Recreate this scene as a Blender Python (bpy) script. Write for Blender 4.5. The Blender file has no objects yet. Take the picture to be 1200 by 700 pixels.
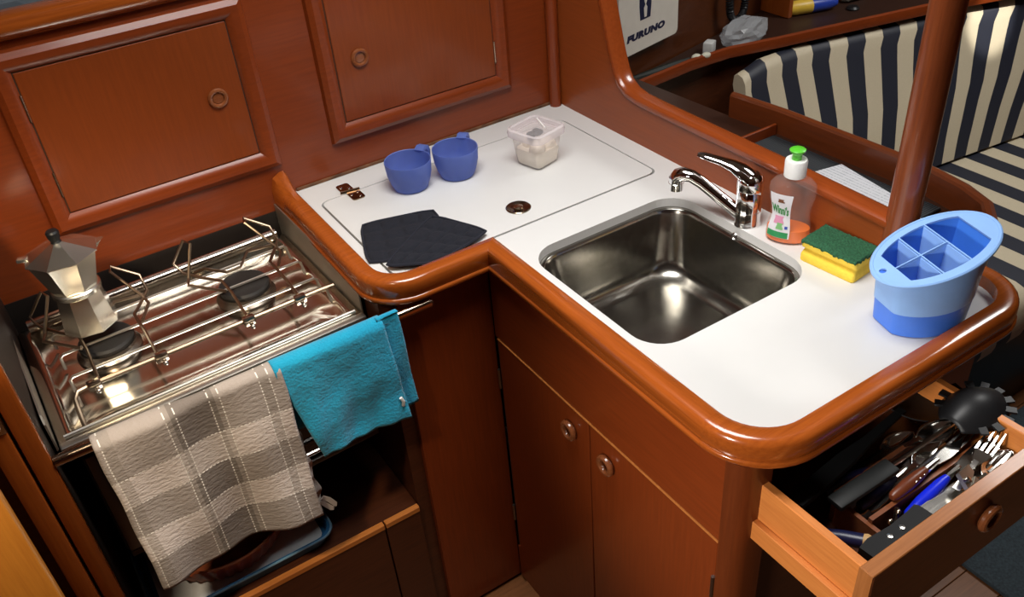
import bpy, bmesh, math, random
from mathutils import Vector, Matrix
random.seed(7)
PI = math.pi
SC = bpy.context.scene
COL = SC.collection

# ------------------------------------------------------------------ camera
YAW, PITCH, ROLL = 0.521449815652309, 0.6231797806504707, -0.09229324063753655
fw = Vector((math.sin(YAW)*math.cos(PITCH), math.cos(YAW)*math.cos(PITCH), -math.sin(PITCH)))
rt = Vector((math.cos(YAW), -math.sin(YAW), 0)); up = rt.cross(fw)
r2 = math.cos(ROLL)*rt + math.sin(ROLL)*up
u2 = -math.sin(ROLL)*rt + math.cos(ROLL)*up
cd = bpy.data.cameras.new('camera'); cam = bpy.data.objects.new('camera', cd); COL.objects.link(cam)
M = Matrix.Identity(4)
for i in range(3):
    M[i][0], M[i][1], M[i][2] = r2[i], u2[i], -fw[i]
M.translation = Vector((-1.00792, -1.48219, 1.61578))
cam.matrix_world = M
cd.sensor_width = 36; cd.lens = 36*1036.684/1200; cd.clip_start = 0.02; cd.clip_end = 60
SC.camera = cam

# ------------------------------------------------------------------ world, lights, exposure
w = bpy.data.worlds.new('sky'); SC.world = w; w.use_nodes = True
bg = w.node_tree.nodes['Background']; bg.inputs[0].default_value = (0.75, 0.87, 1.0, 1); bg.inputs[1].default_value = 1.0
vs = SC.view_settings
vs.view_transform = 'Standard'; vs.look = 'None'; vs.gamma = 1; vs.use_curve_mapping = False
vs.exposure = 0.0

def lamp(name, kind, loc, target, energy, color=(1, 1, 1), **kw):
    d = bpy.data.lights.new(name, kind); d.energy = energy; d.color = color
    for k, v in kw.items(): setattr(d, k, v)
    o = bpy.data.objects.new(name, d); COL.objects.link(o); o.location = loc
    o.rotation_euler = (Vector(target)-Vector(loc)).to_track_quat('-Z', 'Y').to_euler()
    return o
# daylight through the companionway over the steps, and through the deck hatch over the saloon
lamp('companionway_daylight', 'AREA', (-0.50, -0.66, 2.0), (-0.46, -0.62, 0.84), 11.5, (1.0, 0.97, 0.93), shape='RECTANGLE', size=0.7, size_y=0.55, spread=math.radians(125))
lamp('companionway_sun', 'SPOT', (-1.66, -1.20, 1.14), (-0.36, -1.00, 0.70), 68, (1.0, 0.95, 0.88), spot_size=0.72, spot_blend=1.0, shadow_soft_size=0.09)
lamp('deck_hatch_daylight', 'AREA', (1.25, -0.715, 2.02), (1.25, -0.5, 0.4), 14, (1.0, 0.98, 0.94), shape='RECTANGLE', size=0.5, size_y=0.44)
lamp('stove_side_spot', 'SPOT', (-1.32, -1.0, 1.9), (-1.10, -0.32, 0.86), 70, (1.0, 0.82, 0.58), spot_size=0.85, spot_blend=1.0, shadow_soft_size=0.05)  # added warm spot in place of the sun shaft at the stove's left

lamp('backrest_glint_spot', 'SPOT', (1.35, -0.95, 1.93), (1.30, -0.17, 0.755), 150, (1.0, 0.97, 0.9), spot_size=0.13, spot_blend=0.6, shadow_soft_size=0.01)  # added narrow spot that makes the small sun patch on the backrest

# ------------------------------------------------------------------ node helpers and materials
class NT:
    def __init__(s, name):
        s.m = bpy.data.materials.new(name); s.m.use_nodes = True
        s.t = s.m.node_tree; s.n = s.t.nodes; s.l = s.t.links
        s.b = s.n['Principled BSDF']; s.out = s.n['Material Output']
    def new(s, typ, **kw):
        n = s.n.new(typ)
        for k, v in kw.items(): setattr(n, k, v)
        return n
    def put(s, sock, v):
        if isinstance(v, bpy.types.NodeSocket): s.l.new(v, sock)
        elif isinstance(v, (tuple, list)) and len(v) == 3 and sock.type == 'RGBA': sock.default_value = (*v, 1)
        else: sock.default_value = v
    def math(s, op, a, b=0.0, c=0.0):
        n = s.new('ShaderNodeMath', operation=op)
        s.put(n.inputs[0], a); s.put(n.inputs[1], b); s.put(n.inputs[2], c)
        return n.outputs[0]
    def mix(s, f, a, b):
        n = s.new('ShaderNodeMix', data_type='RGBA'); s.put(n.inputs[0], f); s.put(n.inputs[6], a); s.put(n.inputs[7], b)
        return n.outputs[2]
    def coord(s, kind='Object', scale=(1, 1, 1), rot=(0, 0, 0)):
        tc = s.new('ShaderNodeTexCoord'); mp = s.new('ShaderNodeMapping')
        s.l.new(tc.outputs[kind], mp.inputs[0]); mp.inputs['Scale'].default_value = scale; mp.inputs['Rotation'].default_value = rot
        return mp.outputs[0]
    def noise(s, vec, scale, detail=3.0, rough=0.55):
        n = s.new('ShaderNodeTexNoise'); s.l.new(vec, n.inputs['Vector'])
        n.inputs['Scale'].default_value = scale; n.inputs['Detail'].default_value = detail; n.inputs['Roughness'].default_value = rough
        return n.outputs[0]
    def ramp(s, f, stops):
        n = s.new('ShaderNodeValToRGB'); s.l.new(f, n.inputs[0]); e = n.color_ramp.elements
        while len(e) < len(stops): e.new(0.5)
        for i, (p, c) in enumerate(stops): e[i].position = p; e[i].color = (*c, 1) if len(c) == 3 else c
        return n.outputs[0]
    def bump(s, h, strength=0.2, dist=0.002):
        n = s.new('ShaderNodeBump'); n.inputs['Strength'].default_value = strength; n.inputs['Distance'].default_value = dist
        s.l.new(h, n.inputs['Height']); s.l.new(n.outputs[0], s.b.inputs['Normal'])
    def set(s, **kw):
        for k, v in kw.items(): s.put(s.b.inputs[k.replace('_', ' ')], v)
        return s

def wood(name, lo, hi, axis='x', rough=0.36, coat=0.22, fine=1.0):
    t = NT(name); st = {'x': (1.2, 22, 22), 'y': (22, 1.2, 22), 'z': (22, 22, 1.2)}[axis]
    v = t.coord('Object', tuple(a*fine for a in st))
    g = t.noise(v, 9, 5, 0.62)
    big = t.noise(t.coord('Object', (1, 1, 1)), 3.0, 2)
    c = t.ramp(g, [(0.30, lo), (0.72, hi)])
    c2 = t.mix(t.math('MULTIPLY', big, 0.55), c, tuple(x*0.62 for x in hi))
    t.set(Base_Color=c2, Roughness=rough, Coat_Weight=coat, Coat_Roughness=0.12, Specular_IOR_Level=0.35)
    t.bump(g, 0.04, 0.001)
    return t.m

def plain(name, col, rough=0.5, metal=0.0, var=0.08, scale=40, bump=0.0, bscale=None, **kw):
    t = NT(name); n = t.noise(t.coord(), scale, 3)
    lo = tuple(max(0, x*(1-var)) for x in col); hi = tuple(min(1, x*(1+var)) for x in col)
    t.set(Base_Color=t.ramp(n, [(0.3, lo), (0.7, hi)]), Roughness=rough, Metallic=metal, **kw)
    if bump: t.bump(t.noise(t.coord(), bscale or scale, 4), bump, 0.002)
    return t.m

def clear(name, tint=(0.95, 0.95, 0.97), amount=0.82, rough=0.06, col=(0.9, 0.9, 0.92)):
    t = NT(name); tr = t.new('ShaderNodeBsdfTransparent'); tr.inputs[0].default_value = (*tint, 1)
    n = t.noise(t.coord(), 20, 2)
    t.set(Base_Color=t.ramp(n, [(0.3, tuple(x*0.95 for x in col)), (0.7, col)]), Roughness=rough)
    mx = t.new('ShaderNodeMixShader'); mx.inputs[0].default_value = 1-amount
    t.l.new(tr.outputs[0], mx.inputs[1]); t.l.new(t.b.outputs[0], mx.inputs[2]); t.l.new(mx.outputs[0], t.out.inputs[0])
    return t.m

MA_LO, MA_HI = (0.185, 0.031, 0.0055), (0.26, 0.045, 0.0075)
mah_x = wood('mahogany_x', MA_LO, MA_HI, 'x'); mah_y = wood('mahogany_y', MA_LO, MA_HI, 'y'); mah_z = wood('mahogany_z', MA_LO, MA_HI, 'z')
door_x = wood('mahogany_door', (0.20, 0.038, 0.0065), (0.265, 0.052, 0.0085), 'z')
RA_LO, RA_HI = (0.28, 0.058, 0.008), (0.43, 0.098, 0.013)
rail_x = wood('rail_wood_x', RA_LO, RA_HI, 'x', 0.22, 0.7); rail_y = wood('rail_wood_y', RA_LO, RA_HI, 'y', 0.22, 0.7); rail_z = wood('rail_wood_z', RA_LO, RA_HI, 'z', 0.22, 0.7)
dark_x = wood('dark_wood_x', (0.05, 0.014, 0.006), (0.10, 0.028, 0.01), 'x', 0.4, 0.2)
light_y = wood('pale_wood_y', (0.56, 0.17, 0.035), (0.74, 0.26, 0.06), 'y', 0.45, 0.1)
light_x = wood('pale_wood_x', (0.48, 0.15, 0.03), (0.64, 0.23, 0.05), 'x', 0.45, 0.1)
floor_w = wood('floor_wood', (0.16, 0.06, 0.02), (0.28, 0.11, 0.04), 'x', 0.35, 0.3)
laminate = plain('white_laminate', (0.675, 0.67, 0.655), 0.34, 0, 0.02, 8)
gap_m = plain('dark_gap', (0.05, 0.04, 0.03), 0.7)
chrome = plain('chrome', (0.86, 0.86, 0.86), 0.06, 1.0, 0.02)
hingem = plain('polished_brass', (0.55, 0.45, 0.33), 0.22, 1.0, 0.2)
knobw = wood('knob_wood', (0.16, 0.045, 0.014), (0.30, 0.09, 0.03), 'x', 0.25, 0.6)
black_p = plain('black_plastic', (0.009, 0.009, 0.010), 0.42, Specular_IOR_Level=0.35)
black_m = plain('black_enamel', (0.01, 0.009, 0.009), 0.3)
iron = plain('burner_iron', (0.018, 0.016, 0.015), 0.55, 0.3)
glass_b = plain('oven_glass', (0.008, 0.007, 0.007), 0.08)
def steel(name, col=(0.62, 0.59, 0.54), rough=0.2, sx=(1, 60, 60)):
    t = NT(name); n = t.noise(t.coord('Object', sx), 6, 4); b = t.noise(t.coord(), 9, 3)
    t.set(Base_Color=t.mix(b, tuple(x*0.82 for x in col), col), Metallic=1.0,
          Roughness=t.math('ADD', rough-0.05, t.math('MULTIPLY', n, 0.12)))
    return t.m
steel_hob = steel('hob_steel', (0.66, 0.61, 0.54), 0.13)
steel_sink = steel('sink_steel', (0.40, 0.38, 0.34), 0.20, (20, 20, 20))
steel_cut = steel('cutlery_steel', (0.70, 0.68, 0.64), 0.14)
wire_m = steel('burnt_wire', (0.30, 0.22, 0.15), 0.32)
alu = plain('cast_aluminium', (0.86, 0.84, 0.76), 0.27, 1.0, 0.04, 12)

# ------------------------------------------------------------------ mesh helpers
class B:
    """collects geometry, builds one mesh object"""
    def __init__(s): s.bm = bmesh.new()
    def box(s, x0, x1, y0, y1, z0, z1, bev=0.0, seg=2):
        r = bmesh.ops.create_cube(s.bm, size=1.0); vs_ = r['verts']
        for v in vs_: v.co = Vector(((x0+x1)/2+v.co.x*(x1-x0), (y0+y1)/2+v.co.y*(y1-y0), (z0+z1)/2+v.co.z*(z1-z0)))
        if bev:
            es = list({e for v in vs_ for e in v.link_edges})
            bmesh.ops.bevel(s.bm, geom=es, offset=bev, segments=seg, affect='EDGES', profile=0.5)
        return s
    def quadloft(s, rings, close_ring=True, caps=True, closed_path=False):
        R = [[s.bm.verts.new(p) for p in r] for r in rings]
        n = len(R[0]); m = len(R)
        for i in range(m if closed_path else m-1):
            a, b = R[i], R[(i+1) % m]
            for j in range(n if close_ring else n-1):
                k = (j+1) % n
                try: s.bm.faces.new((a[j], a[k], b[k], b[j]))
                except ValueError: pass
        if caps and close_ring and not closed_path:
            try: s.bm.faces.new(R[0][::-1]); s.bm.faces.new(R[-1])
            except ValueError: pass
        return s
    def lathe(s, prof, n=32, c=(0, 0, 0), sx=1.0, sy=1.0, ph=0.0):
        rings = [[(c[0]+r*sx*math.cos(ph+2*PI*k/n), c[1]+r*sy*math.sin(ph+2*PI*k/n), c[2]+z) for k in range(n)] for r, z in prof]
        return s.quadloft(rings)
    def tube(s, path, r, n=8, closed=False):
        P = [Vector(p) for p in path]; m = len(P); rings = []
        nrm = None
        for i in range(m):
            a = P[(i-1) % m] if (closed or i) else P[0]
            b = P[(i+1) % m] if (closed or i < m-1) else P[-1]
            t = (b-a).normalized()
            if nrm is None:
                nrm = t.cross(Vector((0, 0, 1)))
                if nrm.length < 1e-3: nrm = t.cross(Vector((1, 0, 0)))
            nrm = (nrm - t*nrm.dot(t)).normalized(); bn = t.cross(nrm)
            rr = r[i] if isinstance(r, (list, tuple)) else r
            rings.append([tuple(P[i] + rr*(math.cos(2*PI*k/n)*nrm + math.sin(2*PI*k/n)*bn)) for k in range(n)])
        return s.quadloft(rings, closed_path=closed)
    def prism(s, poly, z0, z1, axis='z'):
        def at(p, h):
            return {'z': (p[0], p[1], h), 'y': (p[0], h, p[1]), 'x': (h, p[0], p[1])}[axis]
        a = [s.bm.verts.new(at(p, z0)) for p in poly]; b = [s.bm.verts.new(at(p, z1)) for p in poly]
        n = len(poly)
        s.bm.faces.new(a[::-1]); s.bm.faces.new(b)
        for i in range(n): s.bm.faces.new((a[i], a[(i+1) % n], b[(i+1) % n], b[i]))
        return s
    def sweep(s, prof, path, closed=False):
        """path: 2-D polyline in plan; prof: (outward offset, z). outward = right of travel, mitred"""
        m = len(path); rings = []
        for i in range(m):
            p = Vector(path[i]); d = []
            if i or closed: d.append((p-Vector(path[i-1])).normalized())
            if i < m-1 or closed: d.append((Vector(path[(i+1) % m])-p).normalized())
            ns = [Vector((q.y, -q.x)) for q in d]
            n_ = sum(ns, Vector((0, 0))).normalized(); n_ = n_/max(0.3, n_.dot(ns[0]))
            rings.append([(p.x+n_.x*o, p.y+n_.y*o, z) for o, z in prof])
        return s.quadloft(rings, closed_path=closed)
    def torus(s, c, R, r, ax='y', n=28, k=10, sx=1.0):
        pts = []
        for i in range(n):
            a = 2*PI*i/n; u, v = R*math.cos(a)*sx, R*math.sin(a)
            pts.append({'y': (c[0]+u, c[1], c[2]+v), 'x': (c[0], c[1]+u, c[2]+v), 'z': (c[0]+u, c[1]+v, c[2])}[ax])
        return s.tube(pts, r, k, closed=True)
    def ball(s, c, r, sc=(1, 1, 1), u=16, v=10):
        q = bmesh.ops.create_uvsphere(s.bm, u_segments=u, v_segments=v, radius=r)
        for x in q['verts']: x.co = Vector((c[0]+x.co.x*sc[0], c[1]+x.co.y*sc[1], c[2]+x.co.z*sc[2]))
        return s
    def rot(s, mat):
        bmesh.ops.transform(s.bm, matrix=mat, verts=s.bm.verts); return s
    def make(s, name, mat, parent=None, smooth=True, world=True, angle=35):
        bmesh.ops.recalc_face_normals(s.bm, faces=s.bm.faces)
        me = bpy.data.meshes.new(name); s.bm.to_mesh(me); s.bm.free()
        return obj(name, me, mat, parent, smooth, world, angle)

def obj(name, me, mat, parent=None, smooth=True, world=True, angle=35):
    if smooth:
        for p in me.polygons: p.use_smooth = True
        me.set_sharp_from_angle(angle=math.radians(angle))
    if mat is not None: me.materials.append(mat)
    o = bpy.data.objects.new(name, me); COL.objects.link(o)
    if parent is not None:
        o.parent = parent
        if world:
            root = parent
            while root.parent: root = root.parent
            off = root.location if parent.get('_e') or parent is root else root.location
            me.transform(Matrix.Translation(-Vector(off)))
    elif world and len(me.vertices):
        xs = [v.co for v in me.vertices]
        c = Vector(((min(v.x for v in xs)+max(v.x for v in xs))/2, (min(v.y for v in xs)+max(v.y for v in xs))/2, min(v.z for v in xs)))
        me.transform(Matrix.Translation(-c)); o.location = c
    return o
def tag(o, label=None, cat=None, group=None, kind=None):
    if label: o['label'] = label
    if cat: o['category'] = cat
    if group: o['group'] = group
    if kind: o['kind'] = kind
    return o
def thing(name, label, cat, loc=(0, 0, 0), rotz=0.0, group=None):
    o = bpy.data.objects.new(name, None); COL.objects.link(o); o.empty_display_size = 0.02
    o.location = loc; o.rotation_euler = (0, 0, rotz)
    return tag(o, label, cat, group)
def struct(o): o['kind'] = 'structure'; return o
def arc(cx, cy, r, a0, a1, n=8):
    return [(cx+r*math.cos(math.radians(a0+(a1-a0)*i/n)), cy+r*math.sin(math.radians(a0+(a1-a0)*i/n))) for i in range(n+1)]
def rrect(x0, x1, y0, y1, r, n=6):
    return arc(x1-r, y1-r, r, 0, 90, n)+arc(x0+r, y1-r, r, 90, 180, n)+arc(x0+r, y0+r, r, 180, 270, n)+arc(x1-r, y0+r, r, 270, 360, n)
def text_mesh(body, size, ext=0.0004, shear=0.0, spacing=1.0, bold=0.0):
    cu = bpy.data.curves.new('lettering', 'FONT'); cu.body = body; cu.size = size; cu.extrude = ext; cu.shear = shear
    cu.space_character = spacing; cu.offset = bold; cu.align_x = 'CENTER'; cu.align_y = 'CENTER'; cu.resolution_u = 3
    o = bpy.data.objects.new('lettering_tmp', cu); COL.objects.link(o)
    dg = bpy.context.evaluated_depsgraph_get(); me = bpy.data.meshes.new_from_object(o.evaluated_get(dg))
    bpy.data.objects.remove(o); return me
def quad_grid(corners, nu, nv, fn=None):
    """corners a(u0v0) b(u1v0) c(u1v1) d(u0v1); fn(u,v,p)->p ; returns mesh with UV"""
    a, b, c, d = [Vector(q) for q in corners]; V = []; F = []; U = []
    for j in range(nv+1):
        for i in range(nu+1):
            u, v = i/nu, j/nv
            p = (a*(1-u)+b*u)*(1-v)+(d*(1-u)+c*u)*v
            if fn: p = fn(u, v, p)
            V.append(tuple(p)); U.append((u, v))
    for j in range(nv):
        for i in range(nu):
            k = j*(nu+1)+i; F.append((k, k+1, k+nu+2, k+nu+1))
    return V, F, U
def mesh_uv(name, V, F, U, weld=False):
    me = bpy.data.meshes.new(name); me.from_pydata(V, [], F); l = me.uv_layers.new(name='UVMap')
    for lp in me.loops: l.data[lp.index].uv = U[lp.vertex_index]
    if weld:
        bm = bmesh.new(); bm.from_mesh(me); bmesh.ops.remove_doubles(bm, verts=bm.verts, dist=1e-5); bmesh.ops.recalc_face_normals(bm, faces=bm.faces); bm.to_mesh(me); bm.free()
    return me
def solid(o, t, off=0.0):
    m = o.modifiers.new('thickness', 'SOLIDIFY'); m.thickness = t; m.offset = off; return o
def pull_ring(parent, c, ax, out, R=0.0135, r=0.0045):
    """turned wooden finger pull: rim ring and dished centre"""
    k = B().torus(c, R, r, ax).make('finger_pull', knobw, parent)
    d = 0.002*out
    cc = (c[0]+(d if ax == 'x' else 0), c[1]+(d if ax == 'y' else 0), c[2])
    return k

# ------------------------------------------------------------------ the cabin shell
Z = 0.84   # worktop level
struct(B().box(-2.2, 3.2, -2.9, 0.9, -0.06, -0.012).make('floor', floor_w))
fl = bpy.data.objects['floor']
for i in range(18):
    y0 = -0.43-0.075*i
    p = B().box(-1.1, 1.6, y0-0.0735, y0, -0.012, 0.0, 0.001, 1).make('floorboard', floor_w, fl)
# wall behind the stove and icebox, with its rail and moulding
wb = struct(B().box(-1.75, 0.02, 0.0, 0.05, 0.815, 1.222).make('wall_back', mah_x))
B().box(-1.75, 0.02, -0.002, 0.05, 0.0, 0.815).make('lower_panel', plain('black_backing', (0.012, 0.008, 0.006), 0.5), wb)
prof = [(0.0, 1.222), (0.004, 1.226), (0.012, 1.228), (0.018, 1.234), (0.02, 1.244), (0.016, 1.254), (0.006, 1.258), (-0.03, 1.258), (-0.03, 1.222)]
B().prism([(-o, z) for o, z in prof], -1.75, 0.02, 'x').make('shelf_rail', rail_x, wb)
B().box(-1.75, 0.02, 0.03, 0.30, 1.215, 1.23).make('shelf_board', mah_x, wb)
B().box(-1.75, 0.02, 0.30, 0.32, 1.22, 1.97).make('upper_lining', mah_x, wb)
B().tube([(-0.012, -0.012, z) for z in (Z, 1.1, 1.4, 1.95)], 0.0125, 12).make('corner_moulding', mah_z, wb)
# grimy caulk bead where the worktop meets the wall
B().box(-0.6, -0.02, -0.004, 0.0, Z, Z+0.006, 0.001, 1).make('caulk_bead', plain('old_caulk', (0.12, 0.05, 0.02), 0.8, 0, 0.5, 60), wb)

# hull lining and shelf behind the settee
LW = [(0.05, 0.005), (0.95, 0.209), (2.9, 0.20)]
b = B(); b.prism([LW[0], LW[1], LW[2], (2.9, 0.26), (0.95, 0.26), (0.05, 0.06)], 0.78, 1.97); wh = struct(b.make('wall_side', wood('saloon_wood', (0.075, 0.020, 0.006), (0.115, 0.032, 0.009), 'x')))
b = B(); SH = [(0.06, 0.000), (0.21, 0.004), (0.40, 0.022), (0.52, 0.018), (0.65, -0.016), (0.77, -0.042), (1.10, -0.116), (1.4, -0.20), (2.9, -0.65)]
shf = thing('side_shelf', 'long shaded shelf with a wooden fiddle running above the striped settee', 'shelf', (1.0, 0.05, 0.3))
b.prism(SH+[(2.9, 0.198), (0.95, 0.206)], 0.796, 0.81); b.make('shelf_board', plain('shaded_shelf', (0.03, 0.012, 0.007), 0.45), shf)  # board colour darkened further to hold the shade on the shelf
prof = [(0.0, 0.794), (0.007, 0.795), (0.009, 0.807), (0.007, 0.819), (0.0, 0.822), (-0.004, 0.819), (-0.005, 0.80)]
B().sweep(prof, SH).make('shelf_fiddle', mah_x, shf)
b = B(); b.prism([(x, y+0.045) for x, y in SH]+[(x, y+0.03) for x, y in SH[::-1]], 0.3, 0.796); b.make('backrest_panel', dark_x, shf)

# galley bulkhead with the rounded cut-out, its capping rail
cut = [(-0.10, 1.97), (-0.128, 1.26), (-0.168, 1.095), (-0.195, 1.005), (-0.209, 0.968), (-0.221, 0.950), (-0.240, 0.938), (-0.27, 0.9325), (-0.32, 0.931), (-0.60, 0.929), (-0.835, 0.924)]
poly = [(0.0, 0.0), (0.0, 1.97)]+cut+[(-0.835, 0.0)]
wr = struct(B().prism(poly, 0.0, 0.028, 'x').make('wall_right', wood('bulkhead_wood', (0.25, 0.052, 0.010), (0.32, 0.068, 0.013), 'y')))
prof = []
for k in range(13):
    a = -PI/2+PI*k/12*1.0
    prof.append((math.cos(a), math.sin(a)))
rings = []
for i, (y, z) in enumerate(cut):
    p = Vector((y, z)); d = Vector((0, 0))
    if i: d += (p-Vector(cut[i-1])).normalized()
    if i < len(cut)-1: d += (Vector(cut[i+1])-p).normalized()
    d.normalize(); n_ = Vector((-d.y, d.x))      # towards the opening
    if n_.y < 0 and abs(n_.x) < 0.7: n_ = -n_
    if abs(n_.x) >= 0.7 and n_.x > 0: n_ = -n_
    ring = []
    for (x, o) in [(-0.001, -0.012), (-0.0045, -0.0105), (-0.006, -0.006), (-0.005, -0.001), (-0.001, 0.0025), (0.006, 0.0035), (0.022, 0.0035), (0.029, 0.001), (0.032, -0.004), (0.032, -0.010)]:
        ring.append((x, y+n_.x*o, z+n_.y*o))
    rings.append(ring)
B().quadloft(rings).make('capping_rail', wood('capping_wood', (0.26, 0.048, 0.009), (0.34, 0.066, 0.012), 'y', 0.26, 0.6), wr)

# the rest of the cabin, out of the picture: headliner with two openings, after bulkhead, port side
cl = NT('headliner'); cl.set(Base_Color=(0.42, 0.39, 0.33), Roughness=0.6); cl = cl.m
b = B()
for (x0, x1, y0, y1) in [(-2.2, 3.2, -0.37, 0.9), (-2.2, 3.2, -2.9, -0.95), (-2.2, -0.86, -0.95, -0.37), (-0.14, 3.2, -0.95, -0.37)]:
    if y1 == 0.9:
        for q in [(-2.2, 0.98, -0.37, 0.9), (1.52, 3.2, -0.37, 0.9), (0.98, 1.52, -0.48, 0.9)]: b.box(*q, 1.97, 2.0)
    elif x0 == -0.14:
        for q in [(-0.14, 0.98, -0.95, -0.37), (1.52, 3.2, -0.95, -0.37)]: b.box(*q, 1.97, 2.0)
    else: b.box(x0, x1, y0, y1, 1.97, 2.0)
struct(b.make('ceiling', cl))
struct(B().box(-2.2, 3.2, -2.95, -2.9, -0.05, 2.0).make('wall_front', mah_x))
struct(B().box(-2.25, -2.2, -2.95, 0.9, -0.05, 2.0).make('wall_left', mah_y))
struct(B().box(3.2, 3.25, -2.95, 0.9, -0.05, 2.0).make('wall_far', mah_y))

# ------------------------------------------------------------------ the two wall lockers
def locker(label, x0, x1, z0, z1, f, pull, hinge_x, hinge_z):
    t = thing('wall_locker', label, 'cabinet', ((x0+x1)/2, 0, z0-f), 0, 'lockers in the galley wall')
    # moulded frame: profile (inwards offset, depth) swept around the rectangle, mitred
    pr_ = [(0.0, 0.0), (0.003, 0.009), (0.012, 0.0145), (0.022, 0.013), (0.030, 0.008), (f, 0.004), (f, 0.0)]
    rings = []
    for sx, sz in ((0, 0), (1, 0), (1, 1), (0, 1)):
        X = x0-f if sx == 0 else x1+f; Zz = z0-f if sz == 0 else z1+f
        rings.append([(X+o*(1 if sx == 0 else -1), -d, Zz+o*(1 if sz == 0 else -1)) for o, d in pr_])
    B().quadloft(rings, closed_path=True).make('frame', mah_x, t, angle=25)
    B().box(x0-0.0005, x1+0.0005, -0.0022, -0.0005, z0-0.0005, z1+0.0005).make('frame_gap', gap_m, t)
    d = B().box(x0+0.0018, x1-0.0018, -0.0052, -0.0022, z0+0.0018, z1-0.0018, 0.001, 1).make('door', door_x, t)
    B().torus((pull[0], -0.007, pull[1]), 0.0135, 0.0038, 'y').make('finger_pull', knobw, d)
    B().lathe([(0.0105, 0), (0.009, 0.0015), (0.0, 0.002)], 24).rot(Matrix.Translation((pull[0], -0.0052, pull[1])) @ Matrix.Rotation(PI/2, 4, 'X')).make('pull_dish', knobw, d)
    for hz in hinge_z:
        B().tube([(hinge_x, -0.0055, hz-0.022), (hinge_x, -0.0055, hz+0.022)], 0.0022, 8).make('hinge', hingem, d)
    return t
locker('wooden wall locker above the stove, its finger pull at the right', -0.976, -0.648, 0.936, 1.177, 0.034, (-0.694, 1.055), -0.976, (1.12, 0.99))
locker('wooden wall locker above the icebox lid, its finger pull at the left', -0.479, -0.147, 0.941, 1.182, 0.034, (-0.430, 1.055), -0.147, (1.14, 0.99))

# ------------------------------------------------------------------ worktop with fiddle rails and icebox lid
FX, FY = -0.415, -0.406     # inner corner of the fiddles
path = [(-0.6125, 0.0), (-0.6125, -0.355)] + arc(-0.5625, -0.356, 0.05, 180, 270, 9)[1:] + [(FX, FY), (FX, -0.925)] + arc(-0.347, -0.925, 0.068, 180, 270, 10)[1:] + [(0.02, -0.993)] + arc(0.02, -0.939, 0.054, 270, 360, 8)[1:] + [(0.074, -0.875)]
ct = thing('worktop', 'white laminate galley worktop edged with varnished wooden fiddle rails', 'worktop', (-0.2, -0.5, Z-0.03))
outer = [(-0.618, 0.0), (-0.618, -0.355)]+arc(-0.5625, -0.356, 0.056, 180, 270, 9)[1:]+[(FX-0.006, FY-0.006), (FX-0.006, -0.925)]+arc(-0.347, -0.925, 0.074, 180, 270, 10)[1:]+[(0.02, -0.999)]+arc(0.02, -0.939, 0.06, 270, 360, 8)[1:]+[(0.08, -0.86), (0.0, -0.84), (0.0, 0.0)]
SX0, SX1, SY0, SY1 = -0.387, -0.073, -0.777, -0.459
sink_hole = rrect(SX0, SX1, SY0, SY1, 0.052, 8)
HX0, HX1, HY0, HY1 = -0.585, -0.045, -0.381, -0.074
def holed_slab(outer, holes, z0, z1, name, mat, parent):
    bm = bmesh.new()
    def loop(poly, z):
        vs_ = [bm.verts.new((x, y, z)) for x, y in poly]
        return vs_, [bm.edges.new((vs_[i], vs_[(i+1) % len(vs_)])) for i in range(len(vs_))]
    for z in (z0, z1):
        E_ = []
        for q in [outer]+holes: E_ += loop(q, z)[1]
        bmesh.ops.triangle_fill(bm, use_beauty=True, use_dissolve=False, edges=E_)
    def near(p): return (round(p[0], 6), round(p[1], 6))
    bot = {near(v.co): v for v in bm.verts if abs(v.co.z-z0) < 1e-6}; top = {near(v.co): v for v in bm.verts if abs(v.co.z-z1) < 1e-6}
    for q in [outer]+holes:
        for i in range(len(q)):
            a, c = near(q[i]), near(q[(i+1) % len(q)])
            try: bm.faces.new((bot[a], bot[c], top[c], top[a]))
            except (ValueError, KeyError): pass
    bb = B(); bb.bm.free(); bb.bm = bm
    return bb.make(name, mat, parent, smooth=False)
lid_hole = rrect(HX0-0.0008, HX1+0.0006, HY0-0.0028, HY1+0.0006, 0.018, 6)
holed_slab(outer, [sink_hole, lid_hole], Z-0.016, Z, 'laminate_top', laminate, ct)
B().box(HX0-0.01, HX1+0.01, HY0-0.01, HY1+0.01, Z-0.03, Z-0.0165).make('lid_rebate', gap_m, ct)
fprof = [(-0.001, Z-0.02), (-0.001, Z+0.0185), (0.001, Z+0.02), (0.0175, Z+0.02), (0.0225, Z+0.0187), (0.0262, Z+0.0155), (0.0278, Z+0.010), (0.028, Z-0.010), (0.0270, Z-0.0112), (0.0295, Z-0.0122), (0.0306, Z-0.0148), (0.0302, Z-0.0190), (0.0280, Z-0.0220), (0.02, Z-0.0235), (0.008, Z-0.0235)]
def rail(name, i0, i1, mat):
    rings = []
    for i in range(i0, i1+1):
        p = Vector(path[i]); d = []
        if i: d.append((p-Vector(path[i-1])).normalized())
        if i < len(path)-1: d.append((Vector(path[i+1])-p).normalized())
        ns = [Vector((-q.y, q.x))*-1 for q in d]
        n_ = sum(ns, Vector((0, 0))).normalized(); n_ = n_/max(0.3, n_.dot(ns[0]))
        rings.append([(p.x+n_.x*o_, p.y+n_.y*o_, z) for o_, z in fprof])
    return B().quadloft(rings).make(name, mat, ct, angle=50)
ip = path.index((FX, FY))
rail('fiddle_rail', 0, ip, rail_x)
jn = len(path)-1
rail('fiddle_rail', ip, ip+1, rail_y)
rail('fiddle_rail', ip+1, jn, rail_x)
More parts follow.
